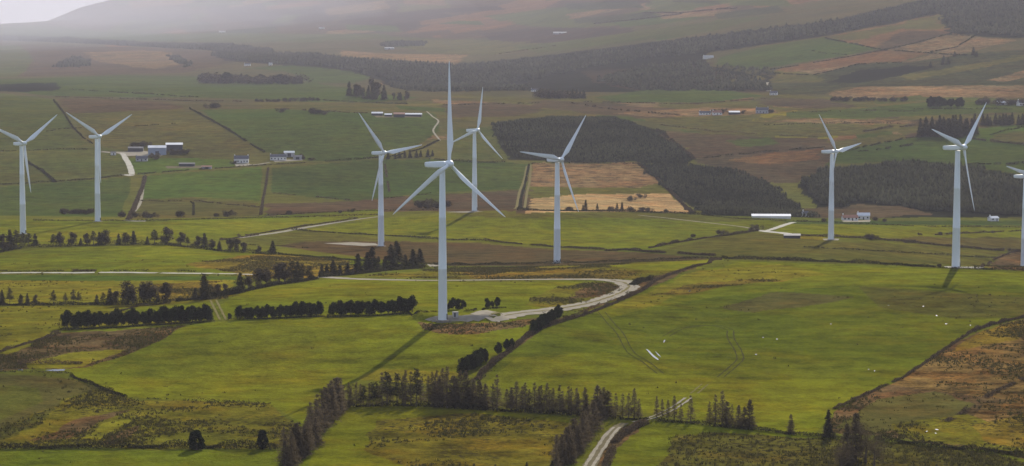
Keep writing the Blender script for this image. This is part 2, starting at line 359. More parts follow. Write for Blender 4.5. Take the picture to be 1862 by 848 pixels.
FIELDS = [
 # --- far hills
 ('moor', 60, [(60,60),(200,-10),(620,-40),(1000,-40),(1400,-40),(1400,20),(1150,50),(900,70),(600,70),(330,62),(200,60)]),
 ('far',  60, [(180,62),(240,36),(330,30),(380,24),(350,45),(280,55)]),
 ('peat', 60, [(330,-20),(560,-20),(640,10),(600,40),(500,50),(420,40),(380,20)]),
 ('far',  60, [(560,-30),(640,-30),(560,20),(520,44),(490,44),(520,20)]),
 ('peat', 60, [(590,60),(640,20),(760,10),(820,30),(740,56),(680,60)]),
 ('rust', 60, [(740,60),(800,40),(880,20),(1010,-20),(1060,-20),(960,30),(880,50),(820,62)]),
 ('far',  40, [(880,30),(960,20),(1180,-5),(1330,10),(1250,30),(1150,45),(1030,52),(930,45)]),
 ('farg', 40, [(1100,38),(1250,22),(1310,12),(1340,22),(1220,42),(1130,50)]),
 ('peat', 40, [(860,62),(1000,50),(1150,52),(1150,62),(1000,80),(900,76)]),
 ('rust', 40, [(1380,16),(1500,0),(1580,-20),(1450,-30),(1330,-5)]),
 *[hill_patch() for _ in range(46)],
 ('farg', 40, [(0,50),(70,46),(200,58),(320,62),(330,76),(180,76),(60,70),(0,68)]),
 ('far',  40, [(300,62),(430,60),(560,62),(700,62),(720,70),(600,74),(430,78),(330,76)]),
 ('wood', 30, [(0,66),(120,70),(300,80),(420,80),(500,92),(480,104),(380,92),(280,86),(120,78),(0,74)]),
 ('moor', 30, [(0,80),(60,82),(300,88),(380,94),(420,114),(340,132),(200,136),(0,140)]),
 ('tan',  30, [(150,96),(260,92),(310,95),(330,118),(280,126),(180,112)]),
 ('far',  30, [(0,82),(40,84),(60,110),(30,140),(0,140)]),
 ('farg', 25, [(0,145),(220,137),(390,140),(560,150),(640,162),(740,182),(600,186),(380,178),(100,175),(0,165)]),
 ('wood', 20, [(0,154),(100,150),(110,164),(40,168),(0,166)]),
 ('farg', 25, [(440,124),(540,118),(660,126),(690,138),(640,152),(560,150),(520,130)]),
 ('tan',  25, [(690,132),(720,128),(780,136),(730,150),(700,155)]),
 ('far',  25, [(700,66),(800,70),(900,78),(880,96),(780,92),(700,84)]),
 ('tan',  25, [(620,92),(700,98),(850,100),(830,118),(760,112),(620,104)]),
 ('olive',25, [(720,70),(960,76),(1000,84),(900,100),(760,96)]),
 ('wood', 25, [(380,96),(560,98),(640,108),(780,116),(830,120),(1000,100),(1290,64),(1500,40),(1720,-10),(1862,-40),(1862,70),(1720,62),(1712,26),(1510,64),(1390,82),(1290,96),(1280,120),(1400,140),(1400,165),(1100,168),(960,165),(740,165),(700,150),(640,130),(560,122),(420,112)]),
 ('peat', 20, [(1060,130),(1180,122),(1280,110),(1300,130),(1390,146),(1400,168),(1160,166),(1080,150)]),
 ('far',  15, [(930,84),(1020,76),(1140,60),(1290,40),(1400,28),(1300,56),(1150,76),(980,96)]),
 ('farg', 15, [(1390,84),(1500,68),(1560,76),(1600,88),(1520,104),(1440,116),(1380,126),(1300,118),(1310,104)]),
 ('rust', 15, [(1510,66),(1710,26),(1722,60),(1660,66),(1590,86),(1540,76)]),
 ('olive',12, [(1510,68),(1640,42),(1712,26),(1716,54),(1640,52),(1560,74)]),
 ('moor', 15, [(1600,86),(1640,56),(1716,56),(1724,62),(1640,88),(1610,92)]),
 ('tan',  12, [(1620,90),(1730,62),(1774,66),(1740,86),(1690,96)]),
 ('rust', 12, [(1410,126),(1520,106),(1610,90),(1690,96),(1640,112),(1560,116),(1500,130),(1420,132)]),
 ('tan',  12, [(1700,96),(1774,66),(1850,74),(1790,88),(1740,100),(1640,114)]),
 ('tan',  12, [(1420,132),(1550,118),(1540,126),(1480,136)]),
 ('gully', 15, [(1480,138),(1560,116),(1660,114),(1740,100),(1862,90),(1862,150),(1640,155),(1500,152)]),
 ('olive',12, [(1400,128),(1480,136),(1500,142),(1480,150),(1400,150)]),
 ('olive', 10, [(1640,138),(1740,122),(1862,100),(1862,108),(1740,132),(1660,146)]),
 ('tan', 10, [(1800,146),(1862,128),(1862,140),(1830,150)]),
 ('wood', 10, [(1500,150),(1560,128),(1640,120),(1700,122),(1640,138),(1560,152)]),
 ('gully', 12, [(1400,152),(1500,150),(1640,154),(1862,150),(1862,160),(1540,158),(1500,172),(1410,172)]),
 ('olive',12, [(1330,146),(1370,138),(1390,146),(1380,154),(1320,152)]),
 ('tan',  15, [(1510,172),(1560,158),(1700,156),(1862,156),(1862,178),(1760,185),(1600,180),(1520,178)]),
 # --- valley sides
 ('olive',18, [(460,186),(800,184),(980,180),(1070,174),(1250,166),(1400,172),(1540,178),(1862,182),(1862,225),(1640,230),(1480,250),(1300,240),(1120,212),(880,225),(800,215),(640,208),(480,198)]),
 *[valley_patch() for _ in range(44)],
 ('farg', 12, [(480,170),(600,162),(760,178),(680,186),(560,186),(460,180)]),
 ('farg', 12, [(1080,178),(1200,160),(1300,162),(1390,174),(1300,186),(1120,186)]),
 ('moor', 12, [(980,182),(1100,188),(1260,200),(1300,208),(1180,215),(1060,205),(960,192)]),
 ('tan',  10, [(1120,206),(1280,196),(1400,198),(1420,206),(1300,212),(1180,212)]),
 ('moor', 10, [(1380,178),(1500,180),(1560,194),(1450,198),(1380,190)]),
 ('farg', 10, [(1430,204),(1560,198),(1700,184),(1862,188),(1862,204),(1690,210),(1560,216),(1430,214)]),
 ('moor', 12, [(800,190),(900,186),(1000,196),(940,212),(830,214)]),
 ('tan',  10, [(1390,220),(1500,216),(1640,218),(1668,222),(1640,226),(1400,226)]),
 ('olive',10, [(1220,218),(1390,222),(1640,228),(1662,232),(1560,246),(1480,250),(1300,246),(1220,232)]),
 ('moor', 18, [(110,180),(220,182),(300,186),(335,198),(300,206),(200,204),(120,206)]),
 ('far',  18, [(0,170),(98,180),(130,235),(160,262),(80,272),(0,276)]),
 ('olive',15, [(130,206),(335,198),(440,250),(482,278),(360,290),(240,292),(190,268),(160,256)]),
 ('farg', 15, [(360,200),(500,198),(680,206),(790,206),(800,238),(762,262),(650,292),(560,292),(484,276),(430,246)]),
 ('far',  15, [(0,278),(160,266),(225,272),(236,318),(150,328),(0,336)]),
 ('green',14, [(230,288),(330,288),(420,290),(430,302),(250,318)]),
 ('farg', 14, [(0,340),(236,322),(236,345),(215,395),(0,392)]),
 ('green',14, [(262,320),(476,304),(474,366),(350,358),(250,364)]),
 ('olive',14, [(250,366),(350,360),(474,370),(476,394),(234,400)]),
 ('farg', 14, [(494,306),(660,292),(790,290),(960,298),(945,344),(790,350),(640,366),(494,350)]),
 ('moor',  12, [(484,370),(640,366),(790,354),(950,346),(948,382),(690,386),(484,394)]),
 ('farg', 10, [(740,350),(800,350),(800,372),(760,374)]),
 ('far',  10, [(820,236),(890,230),(930,290),(820,290)]),
 ('wood', 10, [(890,226),(1000,212),(1120,212),(1195,236),(1262,290),(1250,302),(1160,294),(1040,296),(925,290)]),
 ('tan',  8,  [(965,296),(1158,296),(1200,334),(1160,342),(965,340)]),
 ('dull', 8,  [(962,340),(1160,342),(1215,340),(1225,350),(1150,354),(1000,358),(962,358)]),
 ('straw',8,  [(960,362),(1060,354),(1215,352),(1262,388),(1150,386),(950,386)]),
 ('moor', 8,  [(950,346),(964,346),(958,388),(936,386)]),
 ('wood', 8,  [(1160,296),(1250,302),(1320,306),(1400,330),(1480,396),(1280,392),(1216,346)]),
 ('moor', 10, [(1200,238),(1310,246),(1490,252),(1530,280),(1500,306),(1444,332),(1400,330),(1300,304),(1262,290)]),
 ('rust', 8,  [(1330,290),(1440,276),(1500,270),(1490,290),(1400,300)]),
 ('farg', 8,  [(1320,256),(1400,250),(1420,262),(1350,268)]),
 ('farg', 10, [(1500,300),(1540,270),(1660,250),(1740,245),(1862,262),(1862,318),(1740,300),(1640,292)]),
 ('green',10, [(1740,238),(1862,226),(1862,244),(1800,256)]),
 ('olive',8,  [(1800,246),(1862,238),(1862,258),(1800,256)]),
 ('wood', 8,  [(1450,336),(1510,308),(1590,300),(1660,292),(1770,304),(1862,322),(1862,396),(1500,396)]),
 ('moor', 6,  [(1450,380),(1560,372),(1640,376),(1700,390),(1560,398),(1480,396)]),
 # --- near plateau
 ('grass', 4, [(0,412),(200,406),(480,395),(690,384),(690,396),(590,408),(430,434),(230,442),(0,446)]),
 ('lush',  4, [(0,400),(240,400),(480,394),(690,380),(690,386),(480,398),(0,414)]),
 ('dull',  4, [(430,434),(560,420),(700,436),(520,447),(440,446)]),
 ('lush',  4, [(560,419),(690,397),(860,388),(1180,385),(1400,400),(1430,410),(1280,430),(1180,456),(1000,450),(800,436)]),
 ('dull',  4, [(800,388),(1180,385),(1400,400),(1300,404),(1100,396),(900,396)]),
 ('grass', 4, [(560,419),(690,400),(900,398),(1120,408),(1240,424),(1180,448),(1000,446),(800,434)]),
 ('bog',   4, [(500,446),(560,438),(700,438),(870,442),(1000,454),(1180,460),(1310,472),(1200,476),(1000,484),(800,484),(690,472),(560,456)]),
 ('dull',  4, [(1190,458),(1310,430),(1400,425),(1500,438),(1862,456),(1862,490),(1340,474),(1260,468)]),
 ('grass', 3, [(1400,424),(1440,406),(1862,412),(1862,432),(1660,434),(1500,434)]),
 ('farg',  3, [(1420,402),(1862,402),(1862,410),(1440,408)]),
 ('olive', 3, [(1600,434),(1862,430),(1862,456),(1700,448)]),
 ('heath', 3, [(1780,488),(1830,462),(1862,454),(1862,494)]),
 ('yellow',2, [(1440,428),(1500,430),(1500,436),(1450,434)]),
 ('lush',  3, [(480,462),(620,466),(780,480),(690,492),(600,476)]),
 ('grass', 3, [(0,458),(180,448),(330,446),(480,460),(600,478),(600,496),(430,498),(0,493)]),
 ('lush',  3, [(0,458),(180,452),(260,470),(200,490),(0,492)]),
 ('gold',  3, [(330,480),(480,462),(640,472),(650,496),(560,505),(460,508),(400,490)]),
 ('green', 3, [(0,500),(430,503),(430,512),(300,514),(0,514)]),
 ('yellow',3, [(0,512),(430,510),(420,530),(380,552),(0,556)]),
 ('gold',  3, [(260,520),(400,512),(400,545),(300,548)]),
 ('yellow',3, [(0,552),(380,548),(392,562),(330,590),(110,604),(0,640)]),
 ('grass', 2, [(220,560),(385,548),(400,582),(260,586)]),
 ('grass', 3, [(392,560),(440,530),(600,507),(820,514),(1080,512),(1130,520),(1100,548),(1000,565),(860,575),(740,580),(420,585)]),
 ('rushy', 3, [(1000,524),(1080,515),(1138,521),(1108,544),(1020,560),(960,556)]),
 ('heath', 2, [(1060,522),(1100,516),(1128,522),(1092,540),(1040,548),(1042,534)]),
 ('rushy', 3, [(640,502),(830,488),(1000,484),(1180,478),(1290,478),(1240,500),(1150,512),(800,508)]),
 ('gold',  3, [(840,488),(1000,486),(1160,494),(1150,508),(860,508)]),
 ('grass', 3, [(1100,484),(1320,470),(1270,488),(1200,494)]),
 ('heath', 2, [(1150,515),(1230,492),(1262,486),(1230,506),(1100,556),(1000,590),(900,660),(866,690),(880,660),(960,600),(1060,566)]),
 ('grass', 3, [(110,604),(330,592),(410,584),(740,578),(960,578),(980,596),(866,690),(640,692),(560,775),(500,740),(230,722),(130,682)]),
 ('lush',  3, [(300,600),(480,590),(700,600),(560,650),(330,690),(180,680)]),
 ('yellow',2, [(650,692),(700,665),(860,680),(800,700)]),
 ('heath', 2, [(0,640),(110,606),(330,592),(300,612),(240,640),(160,666),(0,676)]),
 ('yellow',2, [(40,660),(110,640),(220,636),(150,664),(60,672)]),
 ('olive', 2, [(0,680),(130,685),(180,704),(60,756),(0,780)]),
 ('dull',  2, [(0,700),(70,706),(80,730),(0,765)]),
 ('rushy', 2, [(0,780),(190,702),(250,728),(500,735),(560,780),(520,816),(0,814)]),
 ('heath', 2, [(60,800),(150,760),(240,742),(180,775),(130,800)]),
 ('rushdark',  2, [(0,780),(110,738),(60,775),(0,800)]),
 ('heath', 2, [(170,806),(260,772),(250,790),(210,808)]),
 ('yellow',2, [(180,800),(260,760),(200,770),(150,800)]),
 ('lush',  2, [(0,820),(500,818),(560,790),(620,880),(0,880)]),
 ('grass', 2, [(590,790),(640,735),(880,742),(1080,765),(1000,880),(540,880)]),
 ('rushy', 2, [(700,760),(860,752),(1060,768),(1010,860),(760,860),(660,820)]),
 ('lush',  2, [(1350,474),(1500,480),(1862,494),(1862,575),(1770,602),(1640,690),(1520,745),(1480,795),(1380,780),(1190,755),(880,700),(900,662),(1000,590),(1110,550),(1240,500)]),
 ('grass', 2, [(1350,476),(1500,482),(1862,496),(1862,520),(1600,516),(1480,524),(1300,540),(1180,560),(1100,580),(1080,566),(1240,502)]),
 ('yellow',2, [(1200,520),(1270,494),(1420,480),(1500,500),(1400,512),(1290,520),(1160,560),(1110,560)]),
 ('gold', 2, [(1180,538),(1250,516),(1370,506),(1440,508),(1330,520),(1240,536)]),
 ('olive', 2, [(1300,560),(1420,530),(1560,540),(1500,556),(1380,570)]),
 ('dull', 2, [(1560,520),(1700,530),(1862,540),(1862,575),(1740,580),(1600,560)]),
 ('grass', 2, [(880,700),(940,650),(1100,640),(1300,690),(1500,690),(1620,690),(1520,745),(1480,792),(1380,778),(1190,753)]),
 ('heath', 1, [(762,588),(800,590),(860,590),(960,580),(1000,576),(960,592),(860,604),(800,608),(770,600)]),
 ('heath', 2, [(1862,578),(1768,604),(1640,692),(1520,748),(1500,790),(1600,796),(1862,834)]),
 ('bracken', 2, [(1862,600),(1770,622),(1700,650),(1620,700),(1700,712),(1862,730)]),
 ('bracken', 2, [(1862,725),(1790,735),(1760,770),(1862,800)]),
 ('gold',  2, [(1862,580),(1780,600),(1730,640),(1862,612)]),
 ('olive', 2, [(1600,730),(1700,715),(1780,735),(1700,775),(1600,790),(1520,780)]),
 ('rushy', 2, [(1620,770),(1760,752),(1862,790),(1862,830),(1640,800)]),
 ('gold',  2, [(1770,775),(1862,750),(1862,820),(1800,810)]),
 ('lush',  2, [(1130,785),(1190,765),(1300,775),(1420,788),(1600,800),(1862,836),(1862,890),(1070,890)]),
 ('rushdark', 2, [(1220,790),(1300,786),(1600,806),(1862,840),(1862,890),(1180,890)]),
 ('rushdark', 2, [(1300,806),(1420,798),(1560,806),(1640,826),(1560,890),(1300,890),(1250,850)]),
 ('heath', 2, [(1100,800),(1140,772),(1170,768),(1120,820),(1080,890),(1060,890)]),
]
K_ALB = 0.48

def build_ground():
    rows = [60, 160, 260, 340, 400, 450, 490, 520]
    y = 540.0
    while y < YFAR - 100:
        rows.append(y)
        y += min(max(1.25 * y * y / 425000.0, .8), 10.0 if y < 4500 else y * .0032)
    rows.append(YFAR - 20)
    rows = np.array(rows)
    cu = np.concatenate([np.linspace(-.75, -.31, 36)[:-1], np.linspace(-.31, .31, 1340), np.linspace(.31, .75, 36)[1:]])
    U, YY = np.meshgrid(cu, rows)
    XX = U * YY
    ZZ = height(XX, YY)
    nr, nc = XX.shape
    # colour of every point of the sheet
    LOG = np.log(YY)
    col = np.zeros((nr, nc, 3)); tex = np.zeros((nr, nc, 3))
    c0, c1 = np.array(srgb(112, 114, 38)), np.array(srgb(100, 92, 56))
    tt = np.clip((YY - 1500) / 1500, 0, 1)[..., None]
    col[:] = c0 * (1 - tt) + c1 * tt
    tex[:] = (.12, .4, .3)
    # ragged edges: look the polygons up at slightly displaced points
    wx = fbm(XX, YY, 14, 2, 41); wy = fbm(XX, YY, 14, 2, 57)
    wx2 = fbm(XX, YY, 60, 3, 71); wy2 = fbm(XX, YY, 60, 3, 87)
    rough = {'rushdark': 8, 'heath': 6, 'rushy': 6, 'gold': 6, 'bog': 3, 'peat': 4, 'moor': 5, 'wood': 3, 'tan': 3, 'yellow': 6, 'olive': 6, 'straw': 2, 'rust': 4}
    for name, jit, poly in FIELDS:
        P = []
        for q in densify(beyond(poly), 22, True):
            gx, gy, gz = ground(*q)
            P.append((gx / gy, math.log(gy)))
        us = [p[0] for p in P]; ls = [p[1] for p in P]
        r0, r1 = np.searchsorted(rows, math.exp(min(ls)) * .97), np.searchsorted(rows, math.exp(max(ls)) * 1.03)
        k0, k1 = np.searchsorted(cu, min(us) - .01), np.searchsorted(cu, max(us) + .01)
        s = (slice(r0, r1), slice(k0, k1))
        a = rough.get(name, .8)
        far = np.clip(YY[s] / 900, .8, 6)
        px = (XX[s] + (wx[s] * .5 * a + wx2[s] * a * .8) * far) / YY[s]
        py = LOG[s] + (wy[s] * 1.0 * a + wy2[s] * 1.6 * a) * far / YY[s]
        hit = inside(px, py, P)
        rgb, sp, mo, st = T[name]
        tint = np.array(srgb(*rgb)) * (1 + .10 * (rng.random() - .5)) * np.array([1 + .06 * (rng.random() - .5), 1, 1])
        col[s][hit] = tint
        tex[s][hit] = (sp, mo, st)
    # broad natural drift of tone inside the fields
    dr = 1 + .22 * fbm(XX, YY, 160, 3, 101)[..., None] + .16 * fbm(XX, YY, 28, 2, 131)[..., None]
    yel = fbm(XX, YY, 90, 3, 151)[..., None]
    col = col * dr * (1 + yel * np.array([.22, .04, .0]))
    col = np.clip(col * K_ALB, .004, .8)

    m, nt, b = nodes('pasture_and_heath')
    N = nt.nodes.new; Lk = nt.links.new
    ac = N('ShaderNodeAttribute'); ac.attribute_name = 'field_tint'
    at = N('ShaderNodeAttribute'); at.attribute_name = 'field_cover'
    sep = N('ShaderNodeSeparateColor'); Lk(at.outputs['Color'], sep.inputs[0])
    geo = N('ShaderNodeNewGeometry')
    def noise(scale, detail, rough_=.6, stretch=None):
        n = N('ShaderNodeTexNoise'); n.inputs['Scale'].default_value = scale; n.inputs['Detail'].default_value = detail; n.inputs['Roughness'].default_value = rough_
        if stretch:
            mp = N('ShaderNodeMapping'); mp.inputs['Rotation'].default_value = (0, 0, stretch[2]); mp.inputs['Scale'].default_value = (stretch[0], stretch[1], 1)
            Lk(geo.outputs['Position'], mp.inputs[0]); Lk(mp.outputs[0], n.inputs['Vector'])
        else: Lk(geo.outputs['Position'], n.inputs['Vector'])
        return n.outputs['Fac']
    def math_(op, a, c, cl=False):
        n = N('ShaderNodeMath'); n.operation = op; n.use_clamp = cl
        for i, v in enumerate((a, c)):
            if isinstance(v, (int, float)): n.inputs[i].default_value = v
            else: Lk(v, n.inputs[i])
        return n.outputs[0]
    def ramp(v, lo, hi):
        n = N('ShaderNodeMapRange'); n.clamp = True; n.inputs[1].default_value = lo; n.inputs[2].default_value = hi; n.interpolation_type = 'SMOOTHSTEP'
        Lk(v, n.inputs[0]); return n.outputs[0]
    # mottling: patches of a few metres, plus long streaks left by mowing and drains
    mot = math_('SUBTRACT', noise(.09, 6, .65), .5)
    mot = math_('MULTIPLY', mot, math_('MULTIPLY', sep.outputs[1], 3.6))
    fine = math_('MULTIPLY', math_('SUBTRACT', noise(.7, 5, .75), .5), math_('ADD', math_('MULTIPLY', sep.outputs[1], 1.7), .4))
    broad = math_('MULTIPLY', math_('SUBTRACT', noise(.012, 5, .65), .5), math_('MULTIPLY', sep.outputs[1], 1.8))
    stk = math_('SUBTRACT', noise(.16, 3, .6, (.10, 1.0, .25)), .5)
    stk = math_('MULTIPLY', stk, math_('MULTIPLY', sep.outputs[2], 1.9))
    val = math_('ADD', math_('ADD', math_('ADD', math_('ADD', mot, broad), fine), stk), 1.0)
    val = math_('MAXIMUM', val, .25)
    vm = N('ShaderNodeVectorMath'); vm.operation = 'SCALE'; Lk(ac.outputs['Color'], vm.inputs[0]); Lk(val, vm.inputs['Scale'])
    # green / straw shift
    hs = N('ShaderNodeMix'); hs.data_type = 'RGBA'; hs.blend_type = 'MULTIPLY'
    hs.inputs[7].default_value = (1.16, .94, .84, 1)
    Lk(math_('MULTIPLY', ramp(noise(.035, 5, .7), .45, .7), math_('MULTIPLY', sep.outputs[1], 1.6), True), hs.inputs[0]); Lk(vm.outputs[0], hs.inputs[6])
    # rush and heather speckle
    sp = ramp(noise(.55, 3, .7), .50, .62)
    patch = ramp(noise(.03, 4, .6), .38, .62)
    sp = math_('MULTIPLY', math_('MULTIPLY', sp, patch), math_('MULTIPLY', sep.outputs[0], 1.5), True)
    mx = N('ShaderNodeMix'); mx.data_type = 'RGBA'; mx.inputs[7].default_value = (.030, .025, .010, 1)
    Lk(sp, mx.inputs[0]); Lk(hs.outputs[2], mx.inputs[6])
    Lk(mx.outputs[2], b.inputs['Base Color'])
    b.inputs['Roughness'].default_value = 1.0; b.inputs['Specular IOR Level'].default_value = .0
    bp = N('ShaderNodeBump'); bp.inputs['Strength'].default_value = .9; bp.inputs['Distance'].default_value = 1.2
    Lk(noise(.35, 5, .7), bp.inputs['Height']); Lk(bp.outputs[0], b.inputs['Normal'])

    global GRID; GRID = (XX, YY, ZZ, tex)
    cut = int(np.searchsorted(rows, 1900))
    for name, a0, a1 in (('ground', 0, cut + 1), ('hills', cut, nr)):
        X, Y, Z = XX[a0:a1], YY[a0:a1], ZZ[a0:a1]
        n0, n1 = X.shape
        V = np.stack([X, Y, Z], -1).reshape(-1, 3)
        idx = np.arange(n0 * n1, dtype=np.int32).reshape(n0, n1)
        F = np.stack([idx[:-1, :-1], idx[:-1, 1:], idx[1:, 1:], idx[1:, :-1]], -1).reshape(-1, 4)
        me = trimesh(name, V, F, m)
        me.polygons.foreach_set('use_smooth', np.ones(len(F), bool))
        for an, arr in (('field_tint', col), ('field_cover', tex)):
            at_ = me.attributes.new(an, 'FLOAT_COLOR', 'POINT')
            c4 = np.ones((n0 * n1, 4), np.float32); c4[:, :3] = arr[a0:a1].reshape(-1, 3)
            at_.data.foreach_set('color', c4.reshape(-1))
        tag(add(name, me), kind='structure')
build_ground()

# ------------------------------------------------------------------ tracks, lanes, puddles: sheets laid over the ground
def lerp_list(lst, t):
    n = len(lst) - 1; f = t * n; i = min(int(f), n - 1); return lst[i] + (lst[i + 1] - lst[i]) * (f - i)

BARE = []
def ribbon(name, pts, width, mat, lift=.12, step=10, wob=.15, seed=0, label=None, kind='structure'):
    """a track along photo points (laid on the ground in metres, width in metres: one number or one per point)"""
    P = [ground(*q[:2]) for q in pts]
    W = [width] * len(P) if isinstance(width, (int, float)) else list(np.interp(np.linspace(0, 1, len(P)), np.linspace(0, 1, len(width)), width))
    # metric resampling
    L = [0]
    for a, b in zip(P, P[1:]): L.append(L[-1] + math.hypot(b[0] - a[0], b[1] - a[1]))
    n = max(3, int(L[-1] / 2.5))
    s = np.linspace(0, L[-1], n)
    Ls = np.array(L) + np.arange(len(L)) * 1e-6
    x = pchip(Ls, np.array([p[0] for p in P]), s); y = pchip(Ls, np.array([p[1] for p in P]), s); w = np.interp(s, Ls, W)
    tx, ty = np.gradient(x), np.gradient(y); q = np.hypot(tx, ty) + 1e-9
    nx, ny = -ty / q, tx / q
    rr = np.random.default_rng(seed + 5)
    k = 5
    V = np.zeros((n, k, 3))
    j0 = 1 + wob * (rr.random(n) - .5) * 2; j1 = 1 + wob * (rr.random(n) - .5) * 2
    for c in range(k):
        t = -1 + 2 * c / (k - 1)
        e = np.where(t < 0, j0, j1)
        V[:, c, 0] = x + nx * t * w / 2 * e; V[:, c, 1] = y + ny * t * w / 2 * e
    V[..., 2] = height(V[..., 0], V[..., 1]) + lift
    idx = np.arange(n * k).reshape(n, k)
    F = np.stack([idx[:-1, :-1], idx[:-1, 1:], idx[1:, 1:], idx[1:, :-1]], -1).reshape(-1, 4)
    o = add(name, trimesh(name, V.reshape(-1, 3), F, mat)); tag(o, label, kind=kind)
    if y.min() < 1300: BARE.extend(zip(x, y, w))
    return o

def patch(name, poly, mat, lift=.14, kind='structure', label=None, jit=.4, step=8, seed=1):
    """a sheet on the ground inside a photo outline"""
    P = [ground(*q)[:2] for q in densify(poly, step, True)]
    rr = np.random.default_rng(seed)
    P = [(x + (rr.random() - .5) * jit, y + (rr.random() - .5) * jit * 2) for x, y in P]
    cx = sum(p[0] for p in P) / len(P); cy = sum(p[1] for p in P) / len(P)
    V = []; n = len(P); rings = 5
    for k in range(1, rings + 1):
        t = k / rings
        for x, y in P: V.append((cx + (x - cx) * t, cy + (y - cy) * t))
    V.append((cx, cy))
    A = np.array(V); Z = height(A[:, 0], A[:, 1]) + lift
    V = [(a[0], a[1], z) for a, z in zip(A, Z)]
    F = [(n * rings, i, (i + 1) % n) for i in range(n)]
    for k in range(rings - 1):
        for i in range(n):
            j = (i + 1) % n; F.append((k * n + i, (k + 1) * n + i, (k + 1) * n + j, k * n + j))
    o = link(name, V, F, mat); tag(o, label, kind=kind)
    return o

def water_mat():
    m, nt, b = nodes('standing_water')
    b.inputs['Base Color'].default_value = (.03, .035, .04, 1); b.inputs['Roughness'].default_value = .18; b.inputs['Specular IOR Level'].default_value = .8
    n = nt.nodes.new('ShaderNodeTexNoise'); n.inputs['Scale'].default_value = 1.5
    bp = nt.nodes.new('ShaderNodeBump'); bp.inputs['Strength'].default_value = .15; bp.inputs['Distance'].default_value = .1
    nt.links.new(n.outputs['Fac'], bp.inputs['Height']); nt.links.new(bp.outputs[0], b.inputs['Normal'])
    return m
M['water'] = water_mat()
# ------------------------------------------------------------------ wind turbines
def ring_loft(rings, cap0=True, cap1=True):
    V = [tuple(p) for r in rings for p in r]; n = len(rings[0]); F = []
    for k in range(len(rings) - 1):
        for i in range(n):
            j = (i + 1) % n; F.append((k * n + i, k * n + j, (k + 1) * n + j, (k + 1) * n + i))
    if cap0: F.append(tuple(reversed(range(n))))
    if cap1: F.append(tuple(range((len(rings) - 1) * n, len(rings) * n)))
    return V, F

def tower_mesh(H):
    rings = []; n = 32
    for z, r in ((-1.5, 2.32), (0, 2.32), (.35, 2.30), (H * .33, 2.08), (H * .33 + .12, 2.12), (H * .33 + .24, 2.07), (H * .66, 1.72), (H * .66 + .12, 1.76), (H * .66 + .24, 1.71), (H - 2.0, 1.36), (H - 1.9, 1.48), (H - 1.55, 1.48)):
        rings.append([(r * math.cos(2 * math.pi * i / n), r * math.sin(2 * math.pi * i / n), z) for i in range(n)])
    return ring_loft(rings)

def blade_mesh(Rr):
    st = [(.0, 1.35, 1.35, 0), (.03, 1.35, 1.35, 0), (.07, 1.55, 1.25, 6), (.12, 2.2, .95, 12), (.18, 2.85, .75, 13), (.25, 2.75, .58, 11), (.4, 2.25, .40, 7), (.55, 1.8, .29, 4), (.7, 1.4, .20, 2), (.85, .98, .13, 1), (.94, .62, .08, 0), (.985, .34, .04, 0), (1.0, .08, .02, 0)]
    rings = []; n = 18
    for t, c, th, tw in st:
        z = 1.0 + t * (Rr - 1.0); k = min(1, max(0, (t - .03) / .12)); a = -R(tw + 6)
        ring = []
        for i in range(n):
            p = 2 * math.pi * i / n
            x = math.cos(p) * .5; y = math.sin(p) * .5
            # round root that becomes an aerofoil: blunt leading edge, sharp trailing edge
            y2 = y * (1 - .75 * max(0, (x + .1)) / .6) if x > -.1 else y
            xx = (x + .18 * k) * c; yy = (y * (1 - k) + y2 * k) * th
            bend = -.012 * Rr * t * t
            ring.append((xx * math.cos(a) - yy * math.sin(a), xx * math.sin(a) + yy * math.cos(a) + bend, z))
        rings.append(ring)
    return ring_loft(rings)

def nacelle_mesh():
    # rounded box lofted along Y: front at -2.0, back at 8.2
    rings = []
    for y, w, h0, h1 in ((-2.0, 1.05, -1.05, 1.05), (-1.7, 1.3, -1.3, 1.3), (-.5, 1.45, -1.4, 1.42), (3, 1.45, -1.4, 1.5), (6.5, 1.35, -1.1, 1.5), (7.6, 1.25, -.8, 1.45), (7.9, 1.05, -.6, 1.3)):
        ring = []
        for sx, sz in ((1, -1), (1, 1), (-1, 1), (-1, -1)):
            cx = sx * (w - .45); cz = (h1 - .45) if sz > 0 else (h0 + .45)
            a0 = {(1, -1): -90, (1, 1): 0, (-1, 1): 90, (-1, -1): 180}[(sx, sz)]
            for k in range(5):
                a = R(a0 + 22.5 * k); ring.append((cx + .45 * math.cos(a), y, cz + .45 * math.sin(a)))
        rings.append(ring)
    return ring_loft(rings)

def spinner_mesh():
    rings = []; n = 24
    for y, r in ((1.35, 1.15), (1.2, 1.42), (.4, 1.5), (-.5, 1.45), (-1.1, 1.2), (-1.6, .8), (-1.9, .4), (-2.0, .06)):
        rings.append([(r * math.cos(2 * math.pi * i / n), y, r * math.sin(2 * math.pi * i / n)) for i in range(n)])
    return ring_loft(rings)

def box_vf(x0, x1, y0, y1, z0, z1, o=0):
    V = [(x0, y0, z0), (x1, y0, z0), (x1, y1, z0), (x0, y1, z0), (x0, y0, z1), (x1, y0, z1), (x1, y1, z1), (x0, y1, z1)]
    F = [(0, 3, 2, 1), (4, 5, 6, 7), (0, 1, 5, 4), (1, 2, 6, 5), (2, 3, 7, 6), (3, 0, 4, 7)]
    return V, [tuple(i + o for i in f) for f in F]

def boxes(bs):
    V, F = [], []
    for b in bs:
        v, f = box_vf(*b, o=len(V)); V += v; F += f
    return V, F

def mesh_of(name, vf, mat, smooth=False, angle=35):
    me = bpy.data.meshes.new(name); me.from_pydata(vf[0], [], vf[1]); me.update(); me.materials.append(mat)
    if smooth:
        me.polygons.foreach_set('use_smooth', [True] * len(me.polygons))
        try: me.set_sharp_from_angle(angle=R(angle))
        except Exception: pass
    return me

